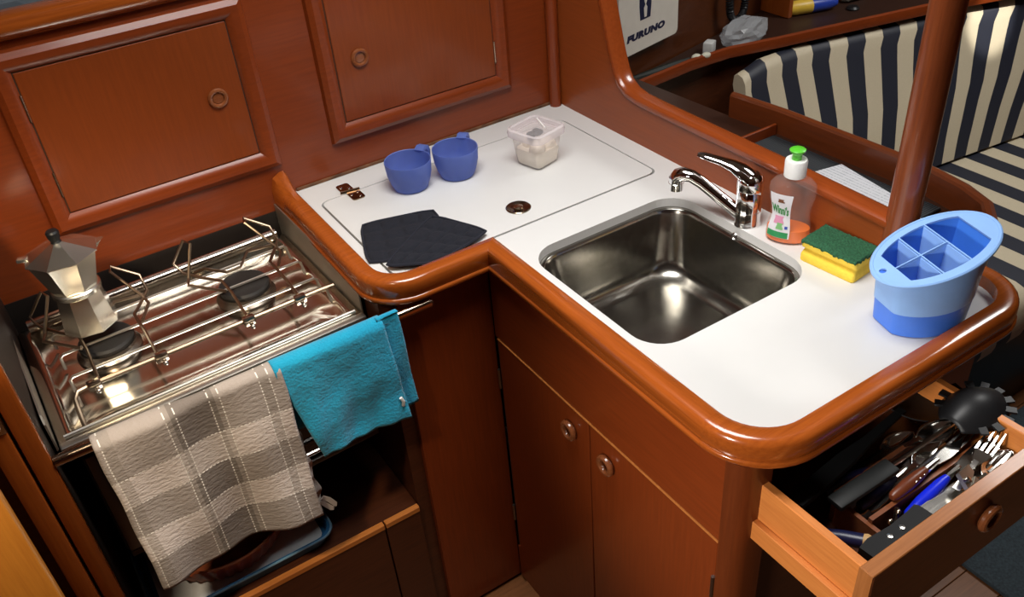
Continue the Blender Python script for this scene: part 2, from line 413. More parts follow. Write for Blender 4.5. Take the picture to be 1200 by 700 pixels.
# upswept tail of the rail where it meets the wall
prf = [(0.0, 0.02)]
b = B(); rings = []
for y, h, ex in [(-0.075, 0.020, 0.0), (-0.055, 0.022, 0.0), (-0.035, 0.028, 0.001), (-0.018, 0.038, 0.002), (-0.008, 0.045, 0.003), (-0.0005, 0.048, 0.004)]:
    rings.append([(-0.6125, y, Z-0.02), (-0.6125, y, Z+h-0.004), (-0.6155, y, Z+h), (-0.624, y, Z+h), (-0.634-ex, y, Z+h-0.008), (-0.6405-ex, y, Z+h*0.4), (-0.641-ex, y, Z-0.02)])
b.quadloft(rings).make('rail_tail', rail_y, ct)
ld = B()
ld.prism(rrect(HX0+0.0032, HX1-0.0028, HY0+0.0018, HY1-0.0024, 0.016, 6), Z-0.016, Z+0.0002)
lid = ld.make('icebox_lid', laminate, ct, smooth=False)
lid['label'] = 'white hinged icebox lid'
# butt hinge and flush ring pull of the lid
h = B(); h.prism(rrect(-0.5375, -0.5125, -0.072, -0.038, 0.006, 4), Z+0.0003, Z+0.0022); h.prism(rrect(-0.5315, -0.5065, -0.110, -0.074, 0.006, 4), Z+0.0003, Z+0.0022)
h.tube([(-0.54, -0.070, Z+0.0026), (-0.504, -0.076, Z+0.0026)], 0.003, 8)
hg = h.make('hinge', steel('hinge_bronze', (0.36, 0.25, 0.16), 0.22), lid)
for (x, y) in [(-0.531, -0.05), (-0.519, -0.06), (-0.526, -0.088), (-0.514, -0.1), (-0.512, -0.084)]:
    B().lathe([(0.003, 0), (0.0025, 0.0012), (0, 0.0015)], 10, (x, y, Z+0.0022)).make('screw', chrome, hg)
rp = B(); rp.lathe([(0.0, 0.0), (0.0225, 0.0), (0.0225, 0.0012), (0.021, 0.0022), (0.018, 0.0015), (0.016, 0.0006), (0.0, 0.0006)], 32, (-0.314, -0.326, Z+0.0003)).make('ring_pull', steel('pull_bronze', (0.34, 0.27, 0.2), 0.2), lid)
B().lathe([(0.0, 0.0), (0.0085, 0.0), (0.0085, 0.002), (0.006, 0.003), (0, 0.003)], 24, (-0.314, -0.326, Z+0.001)).make('pull_boss', hingem, lid)

# ------------------------------------------------------------------ sink
sk = thing('sink', 'square stainless steel sink set under the white worktop', 'sink', ((SX0+SX1)/2, (SY0+SY1)/2, 0.69))
def ring(i, z, r): return [(x, y, z) for x, y in rrect(SX0+i, SX1-i, SY0+i, SY1-i, r, 8)]
z0 = Z-0.0165
rings = [ring(-0.012, z0, 0.06), ring(0.006, z0, 0.050), ring(0.0075, z0-0.002, 0.048), ring(0.009, z0-0.008, 0.048), ring(0.014, 0.78, 0.05), ring(0.021, 0.735, 0.052), ring(0.026, 0.718, 0.054), ring(0.036, 0.708, 0.05), ring(0.055, 0.7035, 0.045), ring(0.11, 0.701, 0.03)]
b = B(); b.quadloft(rings, caps=False)
bm = b.bm; bm.verts.ensure_lookup_table(); bm.faces.new([v for v in bm.verts][-len(rings[0]):])
o = b.make('bowl', steel_sink, sk, angle=70)
solid(o, 0.0012, -1.0)
B().lathe([(0.0, 0.0), (0.03, 0.0), (0.031, 0.0015), (0.026, 0.001), (0.024, 0.0005), (0.0, 0.0005)], 28, (-0.30, -0.69, 0.7012)).make('drain', steel_cut, sk)
B().torus((-0.0835, -0.617, Z-0.012), 0.0055, 0.0018, 'x', 16, 6).make('plug_chain_ring', chrome, sk)

# ------------------------------------------------------------------ mixer tap
FC = Vector((-0.052, -0.612, Z))
tp = thing('mixer_tap', 'chrome single-lever mixer tap standing behind the sink', 'tap', FC)
B().lathe([(0, 0), (0.0222, 0), (0.0222, 0.003), (0.0205, 0.006), (0.0205, 0.026), (0.0200, 0.0265), (0.0200, 0.0275), (0.0205, 0.028), (0.0205, 0.062), (0.0198, 0.063), (0.0198, 0.0645), (0.021, 0.066), (0.0212, 0.078), (0.019, 0.086), (0.013, 0.091), (0, 0.092)], 32, FC).make('body', chrome, tp)
E1 = Vector((-0.112, -0.504, 0)); dv = (E1-Vector((FC.x, FC.y, 0))).normalized()
def spt(s, z): return (FC.x+dv.x*s, FC.y+dv.y*s, z)
L = 0.125
B().tube([spt(0.010, Z+0.014), spt(0.03, Z+0.026), spt(0.055, Z+0.043), spt(0.08, Z+0.060), spt(0.096, Z+0.068), spt(0.110, Z+0.070), spt(0.119, Z+0.066), spt(0.123, Z+0.058)], [0.0125, 0.0115, 0.0105, 0.0105, 0.011, 0.012, 0.0125, 0.0125], 16).make('spout', chrome, tp)
B().lathe([(0, 0), (0.0125, 0), (0.0128, 0.012), (0.0128, 0.0125), (0.0122, 0.013), (0.0122, 0.022), (0, 0.022)], 24, (spt(0.123, 0)[0], spt(0.123, 0)[1], Z+0.040)).make('aerator', chrome, tp)
pts = [(-0.020, 0.074, 0.010, 0.010), (-0.014, 0.080, 0.0175, 0.015), (0.0, 0.090, 0.0205, 0.014), (0.014, 0.099, 0.019, 0.012), (0.03, 0.107, 0.0145, 0.0085), (0.048, 0.112, 0.011, 0.0062), (0.066, 0.115, 0.0095, 0.0055), (0.080, 0.117, 0.0085, 0.005), (0.088, 0.1175, 0.005, 0.003)]
pd = Vector((-dv.y, dv.x)); rings = []
for s_, z_, wv, hv in pts:
    rings.append([(FC.x+dv.x*s_+pd.x*wv*math.cos(a), FC.y+dv.y*s_+pd.y*wv*math.cos(a), Z+z_-0.008+hv*math.sin(a)) for a in [2*PI*k/14 for k in range(14)]])
B().quadloft(rings).make('lever', chrome, tp)

# ------------------------------------------------------------------ base cabinets
cb = thing('sink_cabinet', 'mahogany cabinet under the sink with double doors and open drawer', 'cabinet', (-0.2, -0.7, 0))
CX, PY, CEY = -0.4345, -0.405, -0.985
B().box(CX+0.003, CX+0.02, -0.962, PY-0.004, 0.664, Z-0.018, 0.0008, 1).make('face_panel', mah_y, cb)
B().box(CX+0.006, CX+0.02, -0.962, PY-0.004, 0.0, 0.663).make('door_recess', gap_m, cb)
for (y0, y1, kn) in [(-0.679, PY-0.012, -0.632), (-0.960, -0.682, -0.727)]:
    d = B().box(CX+0.002, CX+0.018, y0, y1, 0.10, 0.6605, 0.001, 1).make('door', mah_z, cb)
    B().torus((CX-0.004, kn, 0.613), 0.0135, 0.0052, 'x').make('finger_pull', knobw, d)
    B().lathe([(0.0115, 0), (0.009, 0.001), (0, 0.0015)], 20).rot(Matrix.Translation((CX+0.0018, kn, 0.613)) @ Matrix.Rotation(-PI/2, 4, 'Y')).make('pull_dish', knobw, d)
    hy = y1+0.003 if y0 < -0.679+1e-6 and y0 > -0.7 else y0+0.001
    for hz in (0.57, 0.21):
        B().tube([(CX-0.0005, hy, hz-0.022), (CX-0.0005, hy, hz+0.022)], 0.0028, 8).make('hinge', steel('hinge_steel', (0.3, 0.27, 0.25), 0.3), d)
B().box(CX+0.003, CX+0.02, -0.962, PY-0.004, 0.0, 0.099).make('kick_panel', mah_y, cb)
# rounded corner post
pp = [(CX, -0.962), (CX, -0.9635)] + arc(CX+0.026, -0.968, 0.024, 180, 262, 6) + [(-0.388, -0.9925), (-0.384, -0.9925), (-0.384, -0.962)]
B().prism(pp, 0.0, Z-0.02).make('corner_post', wood('shaded_post_wood', (0.11, 0.022, 0.005), (0.17, 0.034, 0.007), 'z'), cb, angle=50)  # darker copy of the mahogany paints the shade on its diagonal face
B().box(CX+0.0012, CX+0.012, -0.9605, PY-0.012, 0.6612, 0.6634).make('edge_strip', light_x, cb)  # pale strip drawn for the highlight on the seam's groove edge
# end face below and beside the drawer, carcass sides
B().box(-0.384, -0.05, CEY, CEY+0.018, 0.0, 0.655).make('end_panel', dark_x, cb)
B().box(-0.05, 0.06, CEY+0.012, CEY+0.03, 0.0, Z-0.017).make('end_stile', mah_z, cb)
B().box(0.045, 0.06, CEY+0.03, -0.86, 0.0, Z-0.017).make('side_panel', mah_z, cb)
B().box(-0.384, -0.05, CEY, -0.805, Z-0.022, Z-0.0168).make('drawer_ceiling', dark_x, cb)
# drawer, pulled out
DX0, DX1, DYF, DT, DB = -0.400, -0.068, -1.142, 0.778, 0.685
DXi0, DXi1 = DX0+0.012, DX1-0.012
dr = B().box(DXi0-0.001, DXi1+0.001, -1.142, -0.80, DB, DB+0.006).make('drawer', dark_x, cb)
dr['label'] = 'open cutlery drawer of pale wood'
for x0, x1 in ((DX0, DXi0), (DXi1, DX1)):
    B().box(x0, x1, DYF, -0.80, DB+0.004, DT, 0.0012, 1).make('drawer_side', light_y, dr)
    xo = (x0-0.009, x0) if x0 == DX0 else (x1, x1+0.009)
    B().box(xo[0], xo[1], DYF, -0.80, DB+0.0, DB+0.032, 0.001, 1).make('drawer_runner', light_y, dr)
B().box(DX0, DX1, -0.812, -0.80, DB, DT-0.005).make('drawer_back', light_x, dr)
B().box(DX0-0.006, DX1+0.03, DYF-0.018, DYF, 0.655, DT+0.006, 0.0015, 1).make('drawer_front', wood('drawer_front_wood', (0.10, 0.025, 0.009), (0.2, 0.052, 0.016), 'x'), dr)
B().box(DX0-0.0062, DX1+0.0302, DYF-0.0175, DYF+0.0004, DT-0.002, DT+0.0072, 0.001, 1).make('drawer_lipping', wood('lipping_wood', (0.30, 0.10, 0.025), (0.46, 0.17, 0.05), 'x', 0.35, 0.3), dr)
B().box(DX0-0.0072, DX0-0.0058, DYF-0.0175, DYF+0.0004, 0.656, DT+0.0068).make('drawer_lipping', wood('lipping_wood_z', (0.30, 0.10, 0.025), (0.46, 0.17, 0.05), 'z', 0.35, 0.3), dr)
B().torus((-0.194, DYF-0.024, 0.738), 0.0145, 0.0055, 'y').make('drawer_pull', knobw, dr)
# dividers
divm = wood('divider_wood', (0.16, 0.045, 0.015), (0.28, 0.085, 0.028), 'x', 0.4, 0.2)
B().box(-0.31, DXi1, -1.089, -1.083, DB+0.006, 0.742).make('drawer_divider', divm, dr)
B().box(-0.315, -0.309, -1.142, -1.04, DB+0.006, 0.735).make('drawer_divider', divm, dr)
B().box(-0.31, DXi1, -1.036, -1.030, DB+0.006, 0.742).make('drawer_divider', divm, dr)
B().box(DXi0, DXi1, -1.142, -1.134, DB+0.006, 0.752).make('drawer_liner', plain('grey_liner', (0.13, 0.11, 0.085), 0.7), dr)

cf = thing('icebox_cabinet', 'plain mahogany icebox front between stove bay and sink cabinet', 'cabinet', (-0.52, -0.3, 0))
B().box(-0.600, CX+0.004, PY, PY+0.018, 0.0, Z-0.02, 0.001, 1).make('front_panel', mah_z, cf)
B().box(-0.626, -0.600, PY+0.012, -0.004, 0.0, Z-0.022).make('side_panel', dark_x, cf)
B().box(-0.6, CX, PY+0.02, PY+0.03, 0.0, 0.02).make('plinth', dark_x, cf)

# ------------------------------------------------------------------ stove bay: partition, locker below, grab rail
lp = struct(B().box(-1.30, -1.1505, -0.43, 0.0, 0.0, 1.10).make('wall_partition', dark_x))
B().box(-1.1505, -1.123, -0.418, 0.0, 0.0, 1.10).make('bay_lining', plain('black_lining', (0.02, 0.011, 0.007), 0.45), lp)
B().box(-1.1475, -1.1225, -0.434, -0.416, 0.0, 1.10, 0.003, 2).make('edge_post', rail_z, lp)
B().box(-1.176, -1.151, -0.442, -0.426, 0.0, 1.10, 0.002, 2).make('door_stile', rail_z, lp)
k = B().box(-1.171, -1.149, -0.445, -0.441, 0.885, 0.915, 0.003, 2).make('latch_plate', hingem, lp)
B().ball((-1.157, -0.447, 0.9), 0.005).make('latch_stud', hingem, lp)
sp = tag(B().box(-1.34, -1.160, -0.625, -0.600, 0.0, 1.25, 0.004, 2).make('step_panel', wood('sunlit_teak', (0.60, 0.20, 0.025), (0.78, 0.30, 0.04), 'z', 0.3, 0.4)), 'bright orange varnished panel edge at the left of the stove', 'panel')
sl = thing('stove_locker', 'dark low locker under the stove with pale wooden edge strip', 'cabinet', (-0.87, -0.2, 0))
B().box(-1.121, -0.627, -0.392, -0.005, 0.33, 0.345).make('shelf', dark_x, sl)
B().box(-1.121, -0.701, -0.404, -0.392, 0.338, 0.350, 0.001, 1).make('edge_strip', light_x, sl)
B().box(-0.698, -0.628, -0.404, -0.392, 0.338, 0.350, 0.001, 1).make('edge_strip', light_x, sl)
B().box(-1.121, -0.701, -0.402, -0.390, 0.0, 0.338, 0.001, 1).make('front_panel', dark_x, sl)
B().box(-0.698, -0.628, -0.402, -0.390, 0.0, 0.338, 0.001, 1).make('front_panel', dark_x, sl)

RY, RZ, RR = -0.428, 0.803, 0.0082
gr = thing('grab_rail', 'polished steel grab rail across the front of the stove', 'rail', (-0.84, RY, RZ-RR))
B().tube([(-1.1215, RY, RZ), (-0.90, RY, RZ), (-0.552, RY, RZ)], RR, 16).make('bar', steel('rail_steel', (0.62, 0.5, 0.38), 0.12), gr)
B().lathe([(0.0085, 0), (0.007, 0.003), (0, 0.004)], 16).rot(Matrix.Translation((-0.552, RY, RZ)) @ Matrix.Rotation(PI/2, 4, 'Y')).make('end_cap', hingem, gr)
B().tube([(-0.566, RY, RZ), (-0.566, PY-0.001, RZ)], 0.005, 10).make('standoff', hingem, gr)

# ------------------------------------------------------------------ gimballed two-burner stove
sv = thing('stove', 'stainless steel two-burner galley stove with wire pan holders', 'stove', (-0.88, -0.20, 0.52), 0.03)
DN = Matrix.Translation((0, 0, -0.52))
def sp_(b, name, mat, angle=35, parent=None): return b.rot(DN).make(name, mat, parent or sv, world=False, angle=angle)
sp_(B().box(-0.222, 0.222, -0.150, 0.150, 0.525, 0.765, 0.004), 'oven_body', black_m)
od = sp_(B().box(-0.215, 0.215, -0.160, -0.1505, 0.545, 0.735, 0.003), 'oven_door', glass_b)
sp_(B().box(-0.218, -0.198, -0.163, -0.1505, 0.535, 0.74, 0.002), 'door_frame', steel('dull_frame', (0.12, 0.11, 0.10), 0.35), parent=od)
sp_(B().box(-0.218, 0.218, -0.163, -0.1505, 0.522, 0.534, 0.002), 'door_frame', steel('dull_frame_b', (0.10, 0.095, 0.09), 0.3), parent=od)
sp_(B().tube([(-0.19, -0.172, 0.56), (0.19, -0.172, 0.56)], 0.004, 8), 'door_bar', steel_cut, parent=od)
W0, W1, V0, V1 = -0.238, 0.236, -0.172, 0.172
def sr(i, z, r): return [(x, y, z) for x, y in rrect(W0+i, W1-i, V0+i, V1-i, r, 4)]
b = B(); rings = [sr(0, 0.756, 0.006), sr(0, 0.774, 0.006), sr(0.002, 0.778, 0.006), sr(0.012, 0.781, 0.01), sr(0.017, 0.782, 0.012), sr(0.022, 0.778, 0.016), sr(0.027, 0.772, 0.02), sr(0.06, 0.7705, 0.03)]
b.quadloft(rings, caps=False); b.bm.verts.ensure_lookup_table(); b.bm.faces.new([v for v in b.bm.verts][-len(rings[0]):])
sp_(b, 'hob_tray', steel_hob, 50)
lip_m = steel('lip_steel', (0.80, 0.76, 0.68), 0.36)
sp_(B().tube([(W0+0.01, V0+0.018, 0.784), (W1-0.01, V0+0.018, 0.784)], 0.0032, 8), 'front_bead', lip_m)
sp_(B().box(W0, W1, V0-0.004, V0+0.012, 0.772, 0.7825, 0.003, 2), 'front_lip', lip_m)
sp_(B().tube([(W0+0.02, V1-0.02, 0.792), (W1-0.02, V1-0.02, 0.792)], 0.011, 12), 'rear_roll', steel_hob)
for x in (W0-0.003, W1+0.002):
    s_ = 1 if x > 0 else -1
    b = B(); b.prism([(V0+0.02, 0.765), (V0+0.02, 0.815), (V0+0.03, 0.826), (V1+0.02, 0.830), (V1+0.02, 0.765)], x, x+0.0025*s_, 'x')
    sp_(b, 'side_flange', steel('flange_steel', (0.58, 0.52, 0.43), 0.5))
for y in (0.085, 0.020, -0.047, -0.088):
    sp_(B().tube([(-0.192, y-0.002, 0.776), (-0.192, y, 0.797), (-0.187, y, 0.8015), (0, y, 0.802), (0.205, y, 0.8015), (0.2095, y, 0.798), (0.2115, y-0.004, 0.776)], 0.0025, 8), 'fiddle_wire', steel('fiddle_steel', (0.85, 0.80, 0.72), 0.32))
sp_(B().tube([(-0.198, -0.148, 0.778), (-0.198, -0.138, 0.79), (-0.196, -0.112, 0.806), (-0.189, -0.100, 0.809), (-0.17, -0.0965, 0.809), (0.0, -0.0965, 0.809), (0.19, -0.0965, 0.809), (0.22, -0.0965, 0.808)], 0.0036, 8), 'fiddle_bar', wire_m)
cl_x = (-0.165, -0.066, 0.073, 0.160)
for x in cl_x:
    c_ = sp_(B().box(x-0.010, x+0.010, -0.103, -0.090, 0.800, 0.815, 0.003, 2), 'clamp', steel('clamp_steel', (0.5, 0.42, 0.34), 0.18))
    sp_(B().ball((x+0.002, -0.106, 0.800), 0.0042), 'clamp_screw', steel_cut, parent=c_)
for (bx, by) in ((0.108, 0.030), (-0.122, 0.032)):
    bu = sp_(B().lathe([(0, 0.771), (0.050, 0.771), (0.050, 0.774), (0.044, 0.780), (0.043, 0.786), (0.045, 0.787), (0, 0.787)], 36, (bx, by, 0)), 'burner', steel('burner_ring', (0.3, 0.26, 0.22), 0.3))
    sp_(B().lathe([(0, 0.787), (0.042, 0.787), (0.043, 0.792), (0.040, 0.796), (0.02, 0.7975), (0, 0.798)], 36, (bx, by, 0)), 'burner_cap', iron, parent=bu)
def arms(o, mirror):
    A = [(0.073, -0.092, 0.813), (0.076, -0.02, 0.818), (0.074, 0.022, 0.820), (0.050, 0.055, 0.820), (0.030, 0.086, 0.822), (0.022, 0.102, 0.836), (0.052, 0.120, 0.862), (0.058, 0.100, 0.862), (0.032, 0.066, 0.820), (0.026, 0.050, 0.818), (0.070, -0.006, 0.816)]
    Bq = [(0.160, -0.092, 0.813), (0.161, -0.03, 0.818), (0.160, 0.024, 0.820), (0.178, 0.05, 0.820), (0.196, 0.076, 0.822), (0.196, 0.104, 0.838), (0.160, 0.122, 0.862), (0.156, 0.104, 0.862), (0.186, 0.060, 0.822), (0.188, 0.044, 0.818), (0.166, 0.004, 0.816)]
    Cq = [(0.050, 0.100, 0.806), (0.066, 0.088, 0.814), (0.092, 0.050, 0.815), (0.116, 0.050, 0.815), (0.144, 0.092, 0.814), (0.19, 0.096, 0.806)]
    for q in (A, Bq, Cq):
        sp_(B().tube([(x+o, y, z) for x, y, z in q], 0.0026, 8), 'pan_holder', wire_m)
arms(0.0, False); arms(-0.23, True)

# ------------------------------------------------------------------ moka pot on the left burner
mk = thing('moka_pot', 'small faceted aluminium moka coffee pot on the left burner', 'coffee pot', (-1.012, -0.158, 0.8195), 0.10)
N8 = 8
mk.scale = (1.1, 1.1, 1.0)
def oct_(r, z, ph=0.15): return [(r*math.cos(ph+2*PI*k/N8), r*math.sin(ph+2*PI*k/N8), z) for k in range(N8)]
B().quadloft([oct_(0.034, 0.0), oct_(0.0385, 0.003), oct_(0.0375, 0.012), oct_(0.031, 0.062), oct_(0.030, 0.066)]).make('boiler', alu, mk, world=False, angle=12)
B().lathe([(0.0315, 0.064), (0.033, 0.066), (0.033, 0.072), (0.031, 0.074)], 36).make('collar', alu, mk, world=False)
b = B(); rings = [oct_(0.030, 0.073), oct_(0.0325, 0.08), oct_(0.0455, 0.128), oct_(0.0462, 0.131), oct_(0.044, 0.131), oct_(0.030, 0.082)]
b.quadloft(rings, caps=True).make('upper_chamber', alu, mk, world=False, angle=12)
b = B(); b.quadloft([[(0.032, -0.009, 0.112), (0.054, -0.003, 0.132), (0.054, 0.003, 0.132), (0.032, 0.009, 0.112)], [(0.032, -0.016, 0.131), (0.057, -0.003, 0.1325), (0.057, 0.003, 0.1325), (0.032, 0.016, 0.131)]])
b.make('spout', alu, mk, world=False, angle=20)
b = B(); b.quadloft([oct_(0.0490, 0.1315), oct_(0.0492, 0.1332), oct_(0.010, 0.151), oct_(0.008, 0.152)]).make('lid', alu, mk, world=False, angle=10)
B().lathe([(0.0075, 0.151), (0.006, 0.154), (0.008, 0.160), (0.0088, 0.168), (0.007, 0.171), (0, 0.1715)], 14).make('knob', black_p, mk, world=False)
hd = Matrix.Rotation(2.75, 4, 'Z')
B().box(0.042, 0.056, -0.006, 0.006, 0.131, 0.137, 0.002).rot(hd).make('lid_hinge', alu, mk, world=False)

# ------------------------------------------------------------------ towels
def dash(t, coord, freq, duty=0.6): return t.math('LESS_THAN', t.math('FRACT', t.math('MULTIPLY', coord, freq)), duty)
def near_(t, coord, at, half): return t.math('LESS_THAN', t.math('ABSOLUTE', t.math('SUBTRACT', coord, at)), half)
tt = NT('check_cotton'); uvn = tt.new('ShaderNodeUVMap'); uvn.uv_map = 'UVMap'; sep = tt.new('ShaderNodeSeparateXYZ'); tt.l.new(uvn.outputs[0], sep.inputs[0])
U_, V_ = sep.outputs[0], sep.outputs[1]
cols = [(0.06, 1), (0.385, 0), (0.625, 1), (0.90, 0), (1.0, 1)]
rows = [0.17, 0.37, 0.58, 0.775]
def band(c, edges):     # 0/1 alternating between edges
    acc = None
    for e in edges:
        g = tt.math('GREATER_THAN', c, e); acc = g if acc is None else tt.math('ADD', acc, g)
    return tt.math('MODULO', acc, 2.0)
cu_ = band(U_, [0.385, 0.625]); rv_ = band(V_, [0.215, 0.40, 0.60, 0.775])
dk = tt.math('ADD', tt.math('MULTIPLY', tt.math('SUBTRACT', 1.0, rv_), 0.55), tt.math('MULTIPLY', cu_, 0.40))
base = tt.ramp(dk, [(0.0, (0.66, 0.58, 0.53)), (0.40, (0.50, 0.435, 0.39)), (0.56, (0.36, 0.31, 0.275)), (0.95, (0.19, 0.16, 0.14))])
border = None
for e in (0.06, 0.385, 0.625, 0.90):
    g = near_(tt, U_, e, 0.028); border = g if border is None else tt.math('MAXIMUM', border, g)
base = tt.mix(tt.math('MULTIPLY', border, 0.35), base, (0.22, 0.19, 0.155))
st = None
for e in (0.032, 0.357, 0.413, 0.597, 0.653, 0.872, 0.928):
    g = tt.math('MULTIPLY', near_(tt, U_, e, 0.0034), dash(tt, V_, 52)); st = g if st is None else tt.math('MAXIMUM', st, g)
for e in (0.215, 0.40, 0.60, 0.775):
    st = tt.math('MAXIMUM', st, tt.math('MULTIPLY', near_(tt, V_, e, 0.0032), dash(tt, U_, 44)))
base = tt.mix(st, base, (0.82, 0.77, 0.70))
tt.set(Base_Color=base, Roughness=0.9)
nb = tt.noise(tt.coord('UV', (26, 60, 1)), 1.0, 3); nf = tt.noise(tt.coord('UV', (400, 400, 1)), 1.0, 2)
tt.bump(tt.math('ADD', tt.math('MULTIPLY', nb, 1.0), tt.math('MULTIPLY', nf, 0.25)), 0.55, 0.004)
check = tt.m
tw = thing('tea_towel', 'beige and grey checked cotton tea towel hanging over the steel grab rail', 'towel', (-0.94, RY, 0.50))
random.seed(3)
def fold(u, v, p):
    amp = 0.0035+0.010*v
    dy = -amp*(math.sin(2*PI*(1.15*u+0.10*v)+0.5)+0.45*math.sin(2*PI*(2.7*u-0.2*v)+1.9))-0.004*v
    dy -= 0.002*math.sin(9*v+6*u)+0.004
    wig = 0.0025*math.sin(17*u)*v+0.004*math.sin(2*PI*1.15*u+2.2)*v
    return Vector((p.x+0.002*math.sin(14*v)*(u-0.5), p.y+dy, p.z+wig))
top = RZ+RR+0.0025
V, F, Uv = quad_grid([(-1.072, RY-RR-0.003, RZ), (-0.808, RY-RR-0.003, RZ), (-0.812, RY-RR-0.008, 0.512), (-1.068, RY-RR-0.008, 0.528)], 60, 64, fold)
# strip over the bar and down the back
nu = 60; V2 = []; U2 = []; bars = 10
for j in range(bars+1):
    a = PI*j/bars
    for i in range(nu+1):
        u = i/nu; f0 = fold(u, 0, Vector((-1.072+0.264*u, RY-RR-0.003, RZ)))
        rr = RY-f0.y
        V2.append((f0.x, RY-math.cos(a)*rr*(1 if a < PI/2 else 0.9), f0.z+math.sin(a)*(RR+0.003))); U2.append((u, -0.05*j/bars))
for j in range(1, 13):
    for i in range(nu+1):
        u = i/nu; V2.append((V2[bars*(nu+1)+i][0], V2[bars*(nu+1)+i][1]-0.001, RZ-0.015*j)); U2.append((u, -0.05-0.04*j))
nF = len(V); F2 = []
for j in range(bars+12):
    for i in range(nu):
        k = j*(nu+1)+i; F2.append((nF+k, nF+k+nu+1, nF+k+nu+2, nF+k+1))
me = mesh_uv('cloth', V+V2, F+F2, Uv+U2, True)
o = obj('cloth', me, check, tw, angle=180); solid(o, 0.0015, 0.0)
# second layer showing along the right edge, and the hanging loop
V, F, Uv = quad_grid([(-0.828, RY-RR-0.006, RZ-0.004), (-0.810, RY-RR-0.004, RZ-0.004), (-0.801, RY-RR-0.010, 0.520), (-0.83, RY-RR-0.014, 0.510)], 8, 60,
                     lambda u, v, p: Vector((p.x+0.003*math.sin(30*v)*u, p.y+0.006+0.003*math.sin(55*v)-0.012*math.sin(2*PI*1.15*u)*0, p.z)))
o = obj('folded_hem', mesh_uv('hem', V, F, [(0.9+0.1*u, v) for u, v in Uv]), check, tw, angle=180); solid(o, 0.0015)
B().quadloft([[(-0.806+dx, RY-0.016, z), (-0.806+dx, RY-0.0145, z), (-0.8055+dx+0.006, RY-0.0145, z+0.005), (-0.8055+dx+0.006, RY-0.016, z+0.005)] for dx, z in [(0, 0.528), (0.010, 0.516), (0.018, 0.500), (0.016, 0.492), (0.010, 0.496), (0.002, 0.510), (-0.004, 0.522)]]).make('hanging_loop', plain('loop_tape', (0.42, 0.36, 0.31), 0.9), tw)

cy = NT('cyan_microfibre')
n1 = cy.noise(cy.coord('Object', (1, 1, 1)), 260, 3); n2 = cy.noise(cy.coord(), 22, 3)
cy.set(Base_Color=cy.mix(n2, (0.0, 0.24, 0.42), (0.005, 0.36, 0.56)), Roughness=0.95, Sheen_Weight=0.3)
cy.bump(cy.math('ADD', cy.math('MULTIPLY', n1, 0.35), n2), 0.8, 0.006); cy = cy.m
cw = thing('cleaning_cloth', 'turquoise microfibre cleaning cloth draped over the right end of the rail', 'cloth', (-0.71, RY, 0.62))
def cf_(u, v, p):
    return Vector((p.x, p.y-0.004-0.008*v*math.sin(2*PI*1.2*u+0.6)-0.003*math.sin(11*v+4*u)*v-0.002*math.sin(23*u+9*v)*v, p.z+0.003*math.sin(9*u)*v))
cc = [(-0.818, RY-RR-0.004, RZ), (-0.640, RY-RR-0.004, RZ), (-0.630, RY-RR-0.011, 0.624), (-0.783, RY-RR-0.012, 0.622)]
V, F, Uv = quad_grid(cc, 40, 40, cf_)
nu = 40; V2 = []
for j in range(11):
    a = PI*j/10
    for i in range(nu+1):
        f0 = cf_(i/nu, 0, Vector(cc[0]).lerp(Vector(cc[1]), i/nu)); rr = RY-f0.y
        V2.append((f0.x, RY-math.cos(a)*rr*(1 if a < PI/2 else 0.8), f0.z+math.sin(a)*(RR+0.004)))
for j in range(1, 11):
    for i in range(nu+1): q = V2[10*(nu+1)+i]; V2.append((q[0], q[1], RZ-0.014*j))
nF = len(V); F2 = [(nF+j*(nu+1)+i, nF+(j+1)*(nu+1)+i, nF+(j+1)*(nu+1)+i+1, nF+j*(nu+1)+i+1) for j in range(20) for i in range(nu)]
o = obj('cloth', mesh_uv('cloth', V+V2, F+F2, Uv+[(0, 0)]*len(V2), True), cy, cw, angle=180); solid(o, 0.003)
V, F, Uv = quad_grid([(-0.648, RY-RR-0.004, RZ+0.010), (-0.612, RY-RR-0.003, RZ+0.013), (-0.606, RY-RR-0.007, 0.634), (-0.645, RY-RR-0.008, 0.630)], 10, 36, lambda u, v, p: Vector((p.x, p.y+0.0035+0.002*math.sin(8*v+3*u), p.z)))
nF = len(V)
for (u_, y_, z_) in [(0, 0, 0.016), (0, RR, 0.014), (0, 2*RR+0.004, 0.004), (0, 2*RR+0.004, -0.05)]:
    for i in range(11): V.append((-0.648+0.036*i/10, RY-RR-0.001+y_, RZ+z_)); Uv.append((0, 0))
F += [(i, i+1, nF+i+1, nF+i) for i in range(10)] + [(nF+j*11+i, nF+j*11+i+1, nF+(j+1)*11+i+1, nF+(j+1)*11+i) for j in range(3) for i in range(10)]
o = obj('folded_layer', mesh_uv('layer', V, F, Uv), cy, cw, angle=180); solid(o, 0.003)
B().tube([(-0.642, RY-RR-0.023, 0.672), (-0.639, RY-RR-0.0245, 0.664), (-0.640, RY-RR-0.023, 0.655)], 0.0028, 8).make('sewn_tag', plain('white_tag', (0.8, 0.8, 0.78), 0.7), cw)

